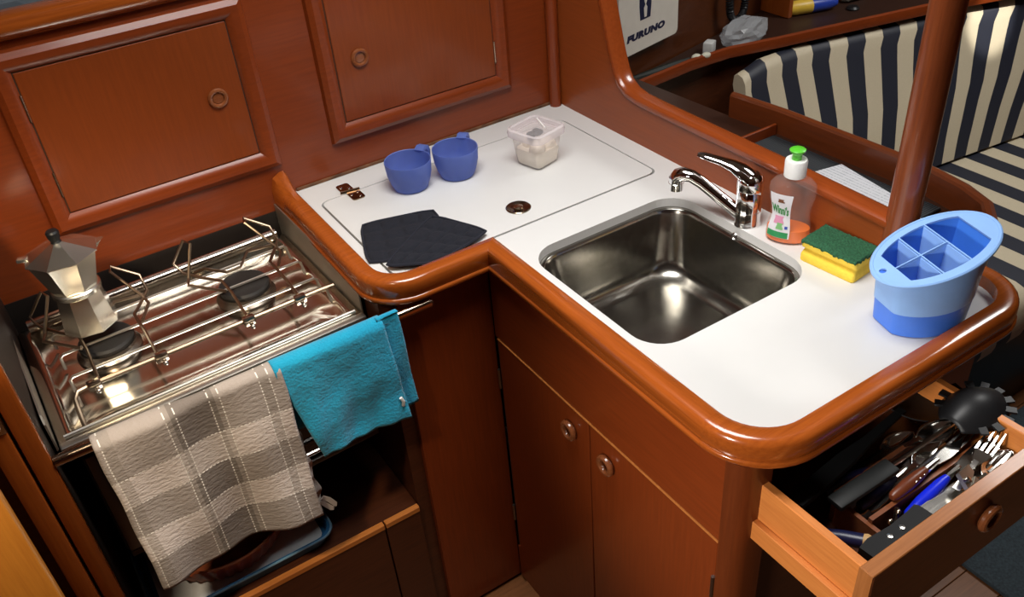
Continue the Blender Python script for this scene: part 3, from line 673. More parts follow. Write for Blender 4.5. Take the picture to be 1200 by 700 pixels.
# ------------------------------------------------------------------ below the stove: blue tub and clay dish
tb = thing('plastic_tub', 'blue and clear plastic tub with white base on the shelf under the stove', 'tub', (-0.94, -0.24, 0.3455))
def tr_(i, z, r=0.03): return [(x, y, z) for x, y in rrect(-1.105+i, -0.787-i, -0.380+i, -0.09-i, r, 6)]
blue_t = plain('blue_tub_plastic', (0.03, 0.12, 0.26), 0.2)
b = B(); b.quadloft([tr_(0.006, 0.3465), tr_(0.002, 0.368), tr_(-0.004, 0.369), tr_(-0.004, 0.371), tr_(0.003, 0.371), tr_(0.008, 0.35)]); b.make('tub_wall', blue_t, tb)
B().prism(rrect(-1.09, -0.802, -0.365, -0.105, 0.02, 5), 0.3505, 0.3535).make('paper_sheet', plain('white_paper', (0.62, 0.64, 0.66), 0.6), tb)
B().tube([(x, y, 0.3715) for x, y in rrect(-1.108, -0.784, -0.383, -0.087, 0.03, 6)], 0.0022, 6, closed=True).make('tub_rim', plain('rim_blue', (0.16, 0.30, 0.42), 0.2), tb)
dc = thing('clay_dish', 'fluted terracotta dish standing in the blue tub', 'dish', (-0.955, -0.243, 0.354))
b = B(); prof = [(0.095, 0), (0.108, 0.004), (0.122, 0.03), (0.127, 0.046), (0.127, 0.05), (0.122, 0.05), (0.116, 0.03), (0.1, 0.01), (0, 0.008)]
b.quadloft([[((r+(0.002*math.cos(40*a_) if 0.003 < z < 0.048 else 0))*math.cos(a_), (r+(0.002*math.cos(40*a_) if 0.003 < z < 0.048 else 0))*math.sin(a_), z) for a_ in [2*PI*k/240 for k in range(240)]] for r, z in prof])
b.make('bowl', plain('terracotta', (0.34, 0.085, 0.032), 0.55, 0, 0.25, 25), dc, world=False)

# ------------------------------------------------------------------ things on the worktop
LZ = Z+0.0003
mugm = NT('frosted_blue_plastic'); mn = mugm.noise(mugm.coord(), 30, 2)
mugm.set(Base_Color=mugm.mix(mn, (0.14, 0.21, 0.56), (0.16, 0.245, 0.64)), Roughness=0.45, Subsurface_Weight=0.15, Subsurface_Radius=(0.01, 0.015, 0.03))
tl = mugm.new('ShaderNodeBsdfTranslucent'); tl.inputs[0].default_value = (0.50, 0.56, 0.88, 1); mxs = mugm.new('ShaderNodeMixShader'); mxs.inputs[0].default_value = 0.45
mugm.l.new(mugm.b.outputs[0], mxs.inputs[1]); mugm.l.new(tl.outputs[0], mxs.inputs[2]); mugm.l.new(mxs.outputs[0], mugm.out.inputs[0]); mugm = mugm.m
def mug(label, x, y, az):
    t = thing('mug', label, 'mug', (x, y, LZ), az, 'pair of blue plastic mugs on the icebox lid')
    prof = [(0, 0.0), (0.027, 0.0), (0.031, 0.002), (0.0365, 0.014), (0.0410, 0.031), (0.0430, 0.0545), (0.0425, 0.0565), (0.0413, 0.0555), (0.0392, 0.032), (0.0345, 0.016), (0.027, 0.005), (0, 0.004)]
    B().lathe(prof, 48).make('cup', mugm, t, world=False)
    b = B(); P_ = [(0.0405, 0.053), (0.050, 0.057), (0.059, 0.055), (0.063, 0.046), (0.061, 0.035), (0.052, 0.028), (0.0395, 0.028)]
    rings = []
    for i, (r, z) in enumerate(P_):
        a = Vector(P_[max(0, i-1)]); c = Vector(P_[min(len(P_)-1, i+1)]); d = (c-a).normalized(); n = Vector((-d.y, d.x))*0.0035
        w_ = 0.009
        rings.append([(r+n.x, -w_, z+n.y), (r+n.x, w_, z+n.y), (r-n.x, w_, z-n.y), (r-n.x, -w_, z-n.y)])
    b.quadloft(rings).make('handle', mugm, t, world=False, angle=60)
mug('blue plastic mug nearer the stove on the icebox lid', -0.424, -0.132, 0.55)
mug('blue plastic mug nearer the clear food tub on the icebox lid', -0.333, -0.147, 0.75)

fb = thing('food_tub', 'small clear plastic tub with lid, holding something cream-white', 'food box', (-0.190, -0.205, LZ), 0.25)
def fr(h, z, r): return [(x, y, z) for x, y in rrect(-h, h, -h, h, r, 6)]
clr = clear('clear_tub', (0.98, 0.97, 0.96), 0.86, 0.15, (0.85, 0.82, 0.82))
b = B(); b.quadloft([fr(0.027, 0.0, 0.008), fr(0.0295, 0.002, 0.009), fr(0.0365, 0.062, 0.012), fr(0.0360, 0.062, 0.012), fr(0.0288, 0.003, 0.009), fr(0.026, 0.0015, 0.008)], caps=True); b.make('tub_wall', clr, fb, world=False)
b = B(); b.quadloft([fr(0.0385, 0.058, 0.015), fr(0.0425, 0.059, 0.017), fr(0.0435, 0.066, 0.018), fr(0.042, 0.0725, 0.017), fr(0.038, 0.0745, 0.014), fr(0.036, 0.0715, 0.012)], caps=False); b.make('lid_rim', clear('clear_rim', (0.97, 0.93, 0.94), 0.5, 0.15, (0.86, 0.8, 0.81)), fb, world=False)
b = B(); b.prism(rrect(-0.038, 0.038, -0.038, 0.038, 0.012, 6), 0.0705, 0.0715); b.make('lid', clear('clear_lid', (0.98, 0.95, 0.95), 0.86, 0.1), fb, world=False)
eggm = plain('eggshell_white', (0.95, 0.89, 0.78), 0.5, 0, 0.05)
b = B(); b.quadloft([fr(0.0255, 0.0025, 0.008), fr(0.0285, 0.006, 0.010), fr(0.0315, 0.026, 0.011), fr(0.030, 0.034, 0.012)], caps=True)
for (x, y, z, r) in [(-0.0145, -0.0145, 0.036, 0.0165), (0.0145, -0.0135, 0.036, 0.0165), (0.0, 0.014, 0.036, 0.0175)]: b.ball((x, y, z), r, (1, 0.95, 0.85), 16, 10)
b.make('contents', eggm, fb, world=False)
b = B()
for (x, y, s_) in [(-0.006, 0.008, 0.010), (0.006, 0.002, 0.012), (-0.014, 0.0, 0.008), (0.012, 0.012, 0.007)]: b.ball((x, y, 0.058), s_, (1.1, 0.8, 0.45), 10, 7)
b.make('dark_scoop', plain('dark_scoop', (0.03, 0.02, 0.02), 0.5), fb, world=False)
B().tube([(0.006, -0.018, 0.0725), (0.028, 0.022, 0.0735)], 0.0016, 6).make('white_stick', plain('white_stick', (0.85, 0.82, 0.8), 0.4), fb, world=False)

# quilted pot holders
qm = NT('navy_quilt'); qn = qm.noise(qm.coord(), 200, 3); qm.set(Base_Color=qm.mix(qn, (0.003, 0.0035, 0.008), (0.009, 0.010, 0.018)), Roughness=0.95); qm.bump(qn, 0.5, 0.002); qm = qm.m
def quilt(label, cs, zb, th, nq=4, rnd=0.12):
    cen = sum((Vector(c) for c in cs), Vector((0, 0)))/4
    t = thing('pot_holder', label, 'pot holder', (cen.x, cen.y, zb), 0, 'quilted navy pot holders')
    n = 40
    def sh(u, v):      # rounded square in uv
        uu, vv = 2*u-1, 2*v-1
        k = max(abs(uu), abs(vv)); 
        if k < 1e-6: return u, v
        a = min(abs(uu), abs(vv))/k; f = 1-rnd*0.5*max(0, a-0.6)/0.4
        return (uu*f+1)/2, (vv*f+1)/2
    def pt(u, v):
        u, v = sh(u, v); a, b_, c, d = [Vector(q) for q in cs]
        return (a*(1-u)+b_*u)*(1-v)+(d*(1-u)+c*u)*v
    V = []; F = []
    for top in (1, 0):
        for j in range(n+1):
            for i in range(n+1):
                u, v = i/n, j/n; p = pt(u, v)
                e = min(u, 1-u, v, 1-v); edge = min(1, e/0.05)
                q = abs(math.sin(PI*nq*u))*abs(math.sin(PI*nq*v))
                h = th*(0.35+0.65*min(1, q*1.9))*(0.5+0.5*edge**0.5) if top else 0.0
                sag = 0.002*math.sin(5*u+2)*math.sin(4*v)
                V.append((p.x, p.y, zb+0.0004+(h+max(0, sag) if top else 0)))
    m = (n+1)*(n+1)
    for j in range(n):
        for i in range(n):
            k = j*(n+1)+i; F.append((k, k+1, k+n+2, k+n+1)); F.append((m+k+n+1, m+k+n+2, m+k+1, m+k))
    bd = [i for i in range(n+1)]+[(j*(n+1)+n) for j in range(1, n+1)]+[n*(n+1)+i for i in range(n-1, -1, -1)]+[j*(n+1) for j in range(n-1, 0, -1)]
    for i in range(len(bd)): a, b_ = bd[i], bd[(i+1) % len(bd)]; F.append((a, m+a, m+b_, b_))
    me = bpy.data.meshes.new('quilt'); me.from_pydata(V, [], F)
    obj('quilted_pad', me, qm, t, angle=60)
    bp = []
    for k in range(48):
        s_ = k/48*4; e = int(s_); f = s_-e
        u, v = [(f, 0), (1, f), (1-f, 1), (0, 1-f)][e]; p = pt(u, v); bp.append((p.x, p.y, zb+0.0028))
    B().tube(bp, 0.0024, 6, closed=True).make('binding', plain('navy_binding', (0.008, 0.009, 0.018), 0.9), t)
    return t
quilt('dark navy quilted pot holder lying underneath, beside the mugs', [(-0.6035, -0.322), (-0.475, -0.372), (-0.432, -0.238), (-0.560, -0.200)], LZ, 0.0055)
quilt('dark navy quilted pot holder on top, reaching the inner rail corner', [(-0.590, -0.356), (-0.515, -0.401), (-0.402, -0.372), (-0.452, -0.262)], LZ+0.0068, 0.006)

# washing-up liquid bottle
bt = thing('soap_bottle', 'clear washing-up liquid bottle with green cap and orange soap', 'bottle', (-0.039, -0.686, Z), math.atan2(-0.82, 0.57))
def ov(a, b_, z, n=40): return [(a*math.cos(2*PI*k/n), b_*math.sin(2*PI*k/n), z) for k in range(n)]
sec = [(0.031, 0.0185, 0.0), (0.034, 0.021, 0.003), (0.0345, 0.0215, 0.012), (0.0335, 0.021, 0.026), (0.0305, 0.0195, 0.040), (0.0295, 0.019, 0.050), (0.031, 0.0195, 0.062), (0.0345, 0.0205, 0.078), (0.0355, 0.0205, 0.090), (0.034, 0.0195, 0.100), (0.027, 0.0165, 0.108), (0.016, 0.013, 0.113), (0.013, 0.013, 0.116)]
b = B(); b.quadloft([ov(a, c, z) for a, c, z in sec], caps=True); b.make('bottle_wall', clear('bottle_plastic', (0.99, 0.95, 0.93), 0.90, 0.06, (0.75, 0.66, 0.62)), bt, world=False)
b = B(); b.quadloft([ov(a-0.0015, c-0.0015, z) for a, c, z in [(0.031, 0.0185, 0.0015), (0.034, 0.021, 0.004), (0.0345, 0.0215, 0.012), (0.0338, 0.0212, 0.024)]], caps=True)
so = NT('orange_soap'); so.set(Base_Color=(0.85, 0.20, 0.03), Roughness=0.15, Subsurface_Weight=0.2, Subsurface_Radius=(0.02, 0.008, 0.003)); b.make('liquid_soap', so.m, bt, world=False)
B().lathe([(0.0145, 0.113), (0.0165, 0.1135), (0.0168, 0.138), (0.0155, 0.1405), (0.0, 0.141)], 32).make('white_collar', plain('white_cap', (0.85, 0.85, 0.83), 0.35), bt, world=False)
B().lathe([(0.0075, 0.1405), (0.0072, 0.147), (0.008, 0.150), (0.0115, 0.1535), (0.012, 0.156), (0.010, 0.1575), (0, 0.158)], 28).make('green_spout_cap', plain('green_cap', (0.10, 0.55, 0.03), 0.35), bt, world=False)
# label wraps the front; local -y faces the camera
def on_side(u, z, off):        # u in -1..1 across the width, z height -> point on the label surface
    k = 0
    while k < len(sec)-2 and sec[k+1][2] < z: k += 1
    f = (z-sec[k][2])/max(1e-6, sec[k+1][2]-sec[k][2]); a = sec[k][0]*(1-f)+sec[k+1][0]*f; c = sec[k][1]*(1-f)+sec[k+1][1]*f
    th = math.acos(max(-1, min(1, u))); return Vector(((a+off)*math.cos(th), -(c+off)*math.sin(th), z))
def label_patch(name, u0, u1, z0, z1, off, mat, parent, wave=True, nu=10, nv=14):
    V = []; F = []
    for j in range(nv+1):
        for i in range(nu+1):
            z = z0+(z1-z0)*j/nv; e = (0.05*math.sin(2*PI*j/nv*1.0+0.5) if wave else 0)
            u = u0+(u1-u0)*i/nu+e*(i/nu-0.3); V.append(tuple(on_side(u, z, off)))
    for j in range(nv):
        for i in range(nu): k = j*(nu+1)+i; F.append((k, k+1, k+nu+2, k+nu+1))
    me = bpy.data.meshes.new(name); me.from_pydata(V, [], F); return obj(name, me, mat, parent, world=False, angle=180)
lb = label_patch('label', -0.86, 0.10, 0.012, 0.088, 0.0006, plain('label_white', (0.82, 0.80, 0.84), 0.4), bt)
label_patch('label_green_band', -0.86, 0.06, 0.0125, 0.023, 0.0009, plain('label_green', (0.03, 0.30, 0.10), 0.4), lb, False)
label_patch('label_pink_bloom', -0.66, -0.22, 0.036, 0.050, 0.0009, plain('label_pink', (0.75, 0.32, 0.48), 0.4), lb, True)
label_patch('label_leaf', -0.50, -0.22, 0.027, 0.038, 0.0010, plain('label_leaf', (0.22, 0.52, 0.20), 0.4), lb, True)
label_patch('label_blue_mark', -0.12, 0.02, 0.029, 0.034, 0.0010, plain('label_blue', (0.05, 0.10, 0.45), 0.4), lb, False)
label_patch('label_emblem', -0.50, -0.25, 0.074, 0.080, 0.0010, plain('label_brown', (0.20, 0.07, 0.03), 0.5), lb, True)
def wrap_text(body, size, uc, zc, mat, name, parent, shear=0.0, bold=0.0, squeeze=1.0, slant=0.0):
    me = text_mesh(body, size, 0.0, shear, 1.0, bold)
    for v in me.vertices:
        u = uc+v.co.x*squeeze/0.033; v.co = on_side(u, zc+v.co.y+slant*v.co.x, 0.0013)
    return obj(name, me, mat, parent, smooth=False, world=False)
wrap_text("Winni's", 0.0195, -0.40, 0.0605, plain('label_letter_green', (0.02, 0.26, 0.04), 0.4), 'brand_lettering', lb, bold=0.0006, squeeze=0.43, slant=-0.05)

# sponge
sg = thing('sponge', 'yellow washing-up sponge with green scouring pad beside the bottle', 'sponge', (-0.035, -0.782, Z), 0.10)
ym = plain('yellow_foam', (0.86, 0.60, 0.06), 0.9, 0, 0.06, 120, 0.5, 240)
gm = NT('green_scourer'); gn = gm.noise(gm.coord(), 320, 4); gm.set(Base_Color=gm.ramp(gn, [(0.3, (0.010, 0.062, 0.026)), (0.7, (0.035, 0.17, 0.075))]), Roughness=0.95); gm.bump(gn, 1.0, 0.004); gm = gm.m
def sr2(ix, iy, z): return [(x, y, z) for x, y in rrect(-0.030+ix, 0.030-ix, -0.047+iy, 0.047-iy, 0.005, 4)]
b = B(); b.quadloft([sr2(0.001, 0.001, 0.0), sr2(0, 0, 0.0015), sr2(0, 0, 0.011), sr2(0.002, 0.001, 0.0145), sr2(0.0055, 0.002, 0.0175), sr2(0.0065, 0.002, 0.0195), sr2(0.004, 0.001, 0.0225), sr2(0.0005, 0, 0.025), sr2(0, 0, 0.032)]); b.make('foam', ym, sg, world=False)
V, F, Uv = quad_grid([(-0.0295, -0.0465, 0.0325), (0.0295, -0.0465, 0.0325), (0.0295, 0.0465, 0.0325), (-0.0295, 0.0465, 0.0325)], 24, 36, lambda u, v, p: Vector((p.x+random.uniform(-.0006, .0006), p.y+random.uniform(-.0006, .0006), p.z+0.0045+random.uniform(-0.0008, 0.0008))))
o = obj('scouring_pad', mesh_uv('pad', V, F, Uv), gm, sg, world=False); solid(o, 0.006, -1.0)

# cutlery drainer
cdx, cdy = -0.051, -0.937; yaw = -0.28
dn = thing('cutlery_drainer', 'light blue plastic oval cutlery drainer with five compartments', 'cutlery holder', (cdx, cdy, Z), yaw)
lbm = plain('light_blue_plastic', (0.27, 0.48, 0.88), 0.38, 0, 0.03); dbm = plain('mid_blue_plastic', (0.06, 0.20, 0.78), 0.38, 0, 0.03)
TILT = 0.31; HC = 0.111
def ov2(a, b_, zf, n=56, cut_=None):
    r = []
    for k in range(n):
        x = a*math.cos(2*PI*k/n); y = b_*math.sin(2*PI*k/n)
        if cut_ is not None: x = max(x, cut_)
        r.append((x, y, zf(x)))
    return r
base_z = 0.040
def wallsec(f):                 # 0 bottom .. 1 top (top follows the slanted rim)
    a = 0.060+0.016*f; b_ = 0.041+0.011*f; cutx = -0.048-0.008*f
    return a, b_, cutx
zb_ = lambda x: base_z+0.05*x
b = B(); b.quadloft([ov2(0.0625, 0.0455, lambda x: 0.0, cut_=-0.0575), ov2(0.065, 0.048, lambda x: 0.002, cut_=-0.0595), ov2(0.0685, 0.0500, zb_, cut_=-0.0625), ov2(0.063, 0.045, zb_, cut_=-0.0575)]); b.make('base_cup', dbm, dn, world=False)
zt_ = lambda x: HC-0.003+TILT*x
b = B(); b.quadloft([ov2(0.0695, 0.0508, lambda x: zb_(x)+0.0002, cut_=-0.0635), ov2(0.0745, 0.0525, zt_, cut_=-0.069), ov2(0.073, 0.051, zt_, cut_=-0.0675), ov2(0.068, 0.0493, lambda x: zb_(x)+0.003, cut_=-0.0620)], caps=False); b.make('cup_wall', lbm, dn, world=False)
# rim plate: oval with the compartment openings cut through it
def zr(x, d=0): return HC+TILT*x+d
OX = [(-0.056, -0.021), (-0.0195, 0.0165), (0.018, 0.056)]
def yin(x): return 0.0468*math.sqrt(max(0, 1-(x/0.0745)**2))
holes = []
for (x0, x1), split in zip(OX, (True, True, False)):
    xs = [x0+(x1-x0)*i/6 for i in range(7)]
    if split:
        holes.append([(x, yin(x)) for x in xs]+[(x, 0.0008) for x in reversed(xs)])
        holes.append([(x, -0.0008) for x in xs]+[(x, -yin(x)) for x in reversed(xs)])
    else: holes.append([(x, yin(x)) for x in xs]+[(x, -yin(x)) for x in reversed(xs)])
bm = bmesh.new(); eo = [(0.081*math.cos(2*PI*k/64), 0.0585*math.sin(2*PI*k/64)) for k in range(64)]
holes.append([(-0.070+0.0045*math.cos(2*PI*k/16), 0.006+0.0045*math.sin(2*PI*k/16)) for k in range(16)][::1])
E_ = []
for q in [eo]+holes:
    vs_ = [bm.verts.new((x, y, zr(x))) for x, y in q]; E_ += [bm.edges.new((vs_[i], vs_[(i+1) % len(vs_)])) for i in range(len(vs_))]
bmesh.ops.triangle_fill(bm, use_beauty=True, edges=E_)
me = bpy.data.meshes.new('rim'); bm.to_mesh(me); bm.free()
o = obj('rim_plate', me, lbm, dn, smooth=False, world=False); solid(o, 0.003, 0)
B().tube([(0.081*math.cos(2*PI*k/64), 0.0585*math.sin(2*PI*k/64), zr(0.081*math.cos(2*PI*k/64))-0.0006) for k in range(64)], 0.0032, 8, closed=True).make('rim_bead', lbm, dn, world=False)
B().prism([(-0.070+0.0042*math.cos(2*PI*k/16), 0.006+0.0042*math.sin(2*PI*k/16)) for k in range(16)], 0, 0.001).rot(Matrix.Translation((0, 0, zr(-0.07)-0.002))).make('rim_dot', dbm, dn, world=False)
dpm = plain('inner_blue_plastic', (0.05, 0.20, 0.72), 0.4, 0, 0.03)
b = B()
def wallq(x0, y0, x1, y1, t=0.0011):
    d = Vector((x1-x0, y1-y0)).normalized(); n = Vector((-d.y, d.x))*t
    ps = [(x0+n.x, y0+n.y), (x1+n.x, y1+n.y), (x1-n.x, y1-n.y), (x0-n.x, y0-n.y)]
    b.quadloft([[(x, y, zr(x, -0.002)) for x, y in ps], [(x*0.78, y*0.78, 0.012) for x, y in ps]])
for x in (-0.0203, 0.0172): wallq(x, -yin(x), x, yin(x))
wallq(-0.056, 0, 0.0172, 0)
b.make('divider', lbm, dn, world=False)
b = B(); b.quadloft([[(x*k, y*k, z_(x)) for x, y in [(-0.0565, -yin(-0.0565))]+[(-0.0565+0.1135*i/20, -yin(-0.0565+0.1135*i/20)) for i in range(1, 21)]+[(0.057-0.1135*i/20, yin(0.057-0.1135*i/20)) for i in range(0, 21)]] for k, z_ in ((1.005, lambda x: zr(x, -0.0015)), (0.76, lambda x: 0.010))], caps=False)
bm = b.bm; bm.verts.ensure_lookup_table(); nn = len(bm.verts)//2; bm.faces.new([v for v in bm.verts][nn:])
b.make('inner_cup', dpm, dn, world=False)

# ------------------------------------------------------------------ pillar, chart tray
pl_ = thing('pillar', 'round varnished wooden pillar at the end of the galley bulkhead', 'pillar', (0.014, -0.842, Z))
B().tube([(0.014, -0.842, Z+0.0005), (0.014, -0.842, 1.2), (0.014, -0.842, 1.965)], 0.0225, 28).make('shaft', wood('pillar_wood', (0.16, 0.034, 0.010), (0.30, 0.072, 0.02), 'z', 0.3, 0.5), pl_)
ty = thing('chart_tray', 'open wooden chart tray behind the bulkhead with a rounded rail', 'tray', (0.1, -0.5, 0.80))
TZ = 0.842
inner = [(0.209, -0.30), (0.222, -0.42), (0.229, -0.66), (0.227, -0.74), (0.217, -0.80), (0.197, -0.85), (0.165, -0.878), (0.135, -0.888), (0.108, -0.889)]
b = B(); b.prism([(0.0415, -0.02), (0.0415, -0.835), (0.108, -0.868)]+[(x+0.004, y) for x, y in inner[::-1]][1:]+[(0.20, -0.02)], TZ-0.014, TZ); b.make('tray_floor', plain('dark_tray', (0.035, 0.012, 0.006), 0.4), ty)
rp_ = [(0.0, TZ-0.01), (0.0, 0.886), (0.003, 0.890), (0.010, 0.892), (0.017, 0.889), (0.020, 0.882), (0.020, 0.80), (0.012, 0.80)]
B().sweep([(-o_, z) for o_, z in rp_], inner).make('tray_rail', wood('shaded_tray_wood', (0.12, 0.026, 0.006), (0.18, 0.038, 0.008), 'y'), ty)  # wood toned down to paint in the shadow on the rail's inner face
B().box(0.0415, 0.219, -0.418, -0.412, TZ, TZ+0.022, 0.001, 1).make('tray_divider', mah_x, ty)
B().box(0.0415, 0.045, -0.835, -0.02, TZ-0.014, 0.905).make('tray_back', mah_y, ty)
mt = NT('ribbed_mat'); mv = mt.new('ShaderNodeTexWave'); mv.bands_direction = 'Y'; mt.l.new(mt.coord('Object'), mv.inputs[0]); mv.inputs['Scale'].default_value = 75
mt.set(Base_Color=mt.mix(mv.outputs[1], (0.008, 0.011, 0.014), (0.028, 0.034, 0.04)), Roughness=0.7); mt.bump(mv.outputs[1], 0.6, 0.003)
tag(B().box(0.05, 0.206, -0.785, -0.424, TZ+0.0003, TZ+0.006, 0.002, 2).make('ribbed_mat', mt.m), 'black ribbed rubber mat lying in the chart tray', 'mat')
pm = NT('printed_page'); pv = pm.coord('Object', (1, 1, 1)); wv = pm.new('ShaderNodeTexWave'); wv.bands_direction = 'X'; pm.l.new(pv, wv.inputs[0]); wv.inputs['Scale'].default_value = 40
pn = pm.noise(pm.coord('Object', (30, 300, 1)), 1.0, 2)
pm.set(Base_Color=pm.ramp(pm.math('MULTIPLY', wv.outputs[1], pn), [(0.35, (0.62, 0.63, 0.66)), (0.55, (0.36, 0.38, 0.42))]), Roughness=0.35)
pg = tag(B().prism([(0.105, -0.755), (0.172, -0.735), (0.198, -0.590), (0.112, -0.572)], TZ+0.0065, TZ+0.011).make('booklet', pm.m), 'pale printed booklet lying on the rubber mat', 'booklet')
tag(B().prism([(0.085, -0.795), (0.150, -0.79), (0.155, -0.752), (0.09, -0.752)], TZ+0.0065, TZ+0.009).make('leaflet', pm.m), 'small printed leaflet behind the wooden pillar', 'leaflet')

# ------------------------------------------------------------------ settee
sm = NT('striped_canvas'); sepx = sm.new('ShaderNodeSeparateXYZ'); tcn = sm.new('ShaderNodeTexCoord'); sm.l.new(tcn.outputs['UV'], sepx.inputs[0])
fr_ = sm.math('FRACT', sm.math('ADD', sm.math('MULTIPLY', sepx.outputs[0], 1/0.107), 0.45)); isd = sm.math('GREATER_THAN', fr_, 0.5)
fn_ = sm.noise(sm.coord('Object'), 500, 2)
sm.set(Base_Color=sm.mix(isd, sm.mix(fn_, (0.52, 0.44, 0.30), (0.64, 0.56, 0.41)), sm.mix(fn_, (0.010, 0.012, 0.022), (0.022, 0.025, 0.04))), Roughness=0.55); sm.bump(fn_, 0.2, 0.001); canvas = sm.m
def cushion(name, label, secs, cat, shear=lambda x, z: 0.0):
    """secs: list of (x, ring) cross-sections; U = x so the stripes run across"""
    V = []; F = []; U = []; n = len(secs[0][1])
    for x, r in secs:
        for p in r: V.append(p); U.append((x+shear(x, p[2]), 0))
    for i in range(len(secs)-1):
        for j in range(n): a = i*n+j; c = i*n+(j+1) % n; F.append((a, c, c+n, a+n))
    F.append(tuple(range(n))[::-1]); F.append(tuple((len(secs)-1)*n+j for j in range(n)))
    me = mesh_uv(name, V, F, U); bm = bmesh.new(); bm.from_mesh(me); bmesh.ops.recalc_face_normals(bm, faces=bm.faces); bm.to_mesh(me); bm.free()
    return tag(obj(name, me, canvas, None, angle=50), label, cat)
S0 = 0.515
secs = []
for i in range(49):
    x = S0+1.9*i/48
    yb = -0.184-0.115*(x-S0); yt = -0.052-0.21*max(0, x-0.74); s_ = min(1, 0.90+i*0.05)
    if i > 40: yb = min(yb, yt-0.02)
    prof = [(yb, 0.415), (yb*0.5+yt*0.5-0.004, 0.60), (yt-0.001, 0.735), (yt+0.004, 0.762), (yt+0.016, 0.778), (yt+0.034, 0.783), (yt+0.046, 0.776), (yt+0.049, 0.75), (yb+0.075, 0.415)]
    cz = 0.6; cyv = (yb+yt)/2+0.05
    secs.append((x, [(x, cyv+(y-cyv)*s_, cz+(z-cz)*s_) for y, z in prof]))
cushion('backrest_cushion', 'navy and cream striped settee backrest cushion behind the wooden pillar', secs, 'cushion', lambda x, z: (0.80-z)/0.38*(0.03+0.2*(x-0.5)))
secs = []
for i in range(49):
    x = S0-0.02+1.9*i/48; yb = -0.190-0.115*(x-S0)
    prof = [(yb+0.07, 0.28), (yb+0.07, 0.400), (yb+0.01, 0.405), (-0.40, 0.405), (-0.68, 0.404), (-0.715, 0.395), (-0.728, 0.37), (-0.73, 0.30), (-0.725, 0.28)]
    secs.append((x, [(x+0.10*(y-yb)*0, y, z) for y, z in prof]))
cushion('seat_cushion', 'navy and cream striped settee seat cushion below the backrest', secs, 'cushion')
sb = tag(B().box(0.42, 2.4, -0.70, -0.16, 0.0, 0.279, 0.004).make('settee_base', plain('dark_settee_base', (0.012, 0.010, 0.009), 0.35)), 'dark base box under the striped seat cushion', 'bench')
tag(B().box(0.33, 1.1, -1.30, -0.74, 0.0004, 0.012, 0.004).make('carpet', plain('grey_blue_carpet', (0.035, 0.05, 0.06), 0.95, 0, 0.3, 200, 0.8)), 'grey-blue carpet mat on the cabin floor beyond the drawer', 'carpet')

# ------------------------------------------------------------------ shelf above the settee
fa = math.atan(0.2267)
fu = thing('display_cover', 'white instrument cover with navy FURUNO lettering on the side wall', 'instrument', (0.287, 0.0545, 0.8785), fa)
wp = plain('white_cover', (0.74, 0.70, 0.62), 0.45, 0, 0.03); nv = plain('navy_print', (0.008, 0.012, 0.05), 0.5)
def up_(b): return b.rot(Matrix.Rotation(PI/2, 4, 'X'))
b = B(); b.prism(rrect(-0.115, 0.103, 0.0, 0.26, 0.012, 5), 0.0005, 0.018); up_(b).make('cover', wp, fu, world=False)
me = text_mesh('FURUNO', 0.0195, 0.0003, 0.15, 1.12, 0.0014); me.transform(Matrix.Scale(1.6, 4, (1, 0, 0))); me.transform(Matrix.Translation((-0.019, -0.0184, 0.037)) @ Matrix.Rotation(PI/2, 4, 'X')); obj('brand_lettering', me, nv, fu, smooth=False, world=False)
b = B(); em = [(-0.022, 0), (-0.026, 0.03), (-0.026, 0.075), (-0.020, 0.11), (0.020, 0.11), (0.026, 0.075), (0.026, 0.03), (0.022, 0)]
b.prism([(x*0.82-0.022, z+0.069) for x, z in em], 0.0183, 0.0188); up_(b).make('emblem', nv, fu, world=False)
b = B(); b.prism([(x-0.022, z+0.069) for x, z in [(-0.004, 0.004), (-0.006, 0.025), (-0.001, 0.032), (-0.005, 0.040), (-0.007, 0.08), (0.007, 0.08), (0.005, 0.040), (0.001, 0.032), (0.006, 0.025), (0.004, 0.004)]], 0.0189, 0.0192); up_(b).make('emblem_inlay', wp, fu, world=False)
# coiled handset cable
pts = []
ctr = [(0.600, 0.105, 1.02), (0.592, 0.098, 0.93), (0.598, 0.098, 0.868), (0.615, 0.100, 0.845), (0.636, 0.103, 0.842), (0.655, 0.108, 0.858), (0.668, 0.115, 0.92), (0.672, 0.120, 1.02)]
N = 900
for k in range(N+1):
    s_ = k/N*(len(ctr)-1); i = min(int(s_), len(ctr)-2); f = s_-i
    p0, p1, p2, p3 = [Vector(ctr[max(0, min(len(ctr)-1, i+d))]) for d in (-1, 0, 1, 2)]
    p = 0.5*((2*p1)+(p2-p0)*f+(2*p0-5*p1+4*p2-p3)*f*f+(3*p1-p0-3*p2+p3)*f**3); tg = (p2-p0).normalized()
    n1 = tg.cross(Vector((0, 1, 0.2))).normalized(); n2 = tg.cross(n1); a = 2*PI*62*k/N
    pts.append(tuple(p+0.0075*(math.cos(a)*n1+math.sin(a)*n2)))
cbm = B().tube(pts, 0.0028, 6).make('coiled_cable', black_p); tag(cbm, 'black coiled handset cable hanging on the side wall', 'cable')
def crumple(name, label, c, s_, mat, cat, seed, n=3):
    random.seed(seed); b = B(); q = bmesh.ops.create_icosphere(b.bm, subdivisions=n, radius=1.0)
    for v in q['verts']:
        k = 0.80+0.24*random.random(); v.co = Vector((c[0]+v.co.x*s_[0]*k, c[1]+v.co.y*s_[1]*k, c[2]+max(-0.62, v.co.z*k)*s_[2]))
    return tag(b.make(name, mat, None, smooth=False), label, cat)
crumple('plastic_bag', 'crumpled clear plastic bag on the shelf above the settee', (0.595, 0.040, 0.8345), (0.078, 0.036, 0.038), clear('bag_film', (0.93, 0.94, 0.95), 0.6, 0.12, (0.62, 0.64, 0.66)), 'bag', 5, 3)
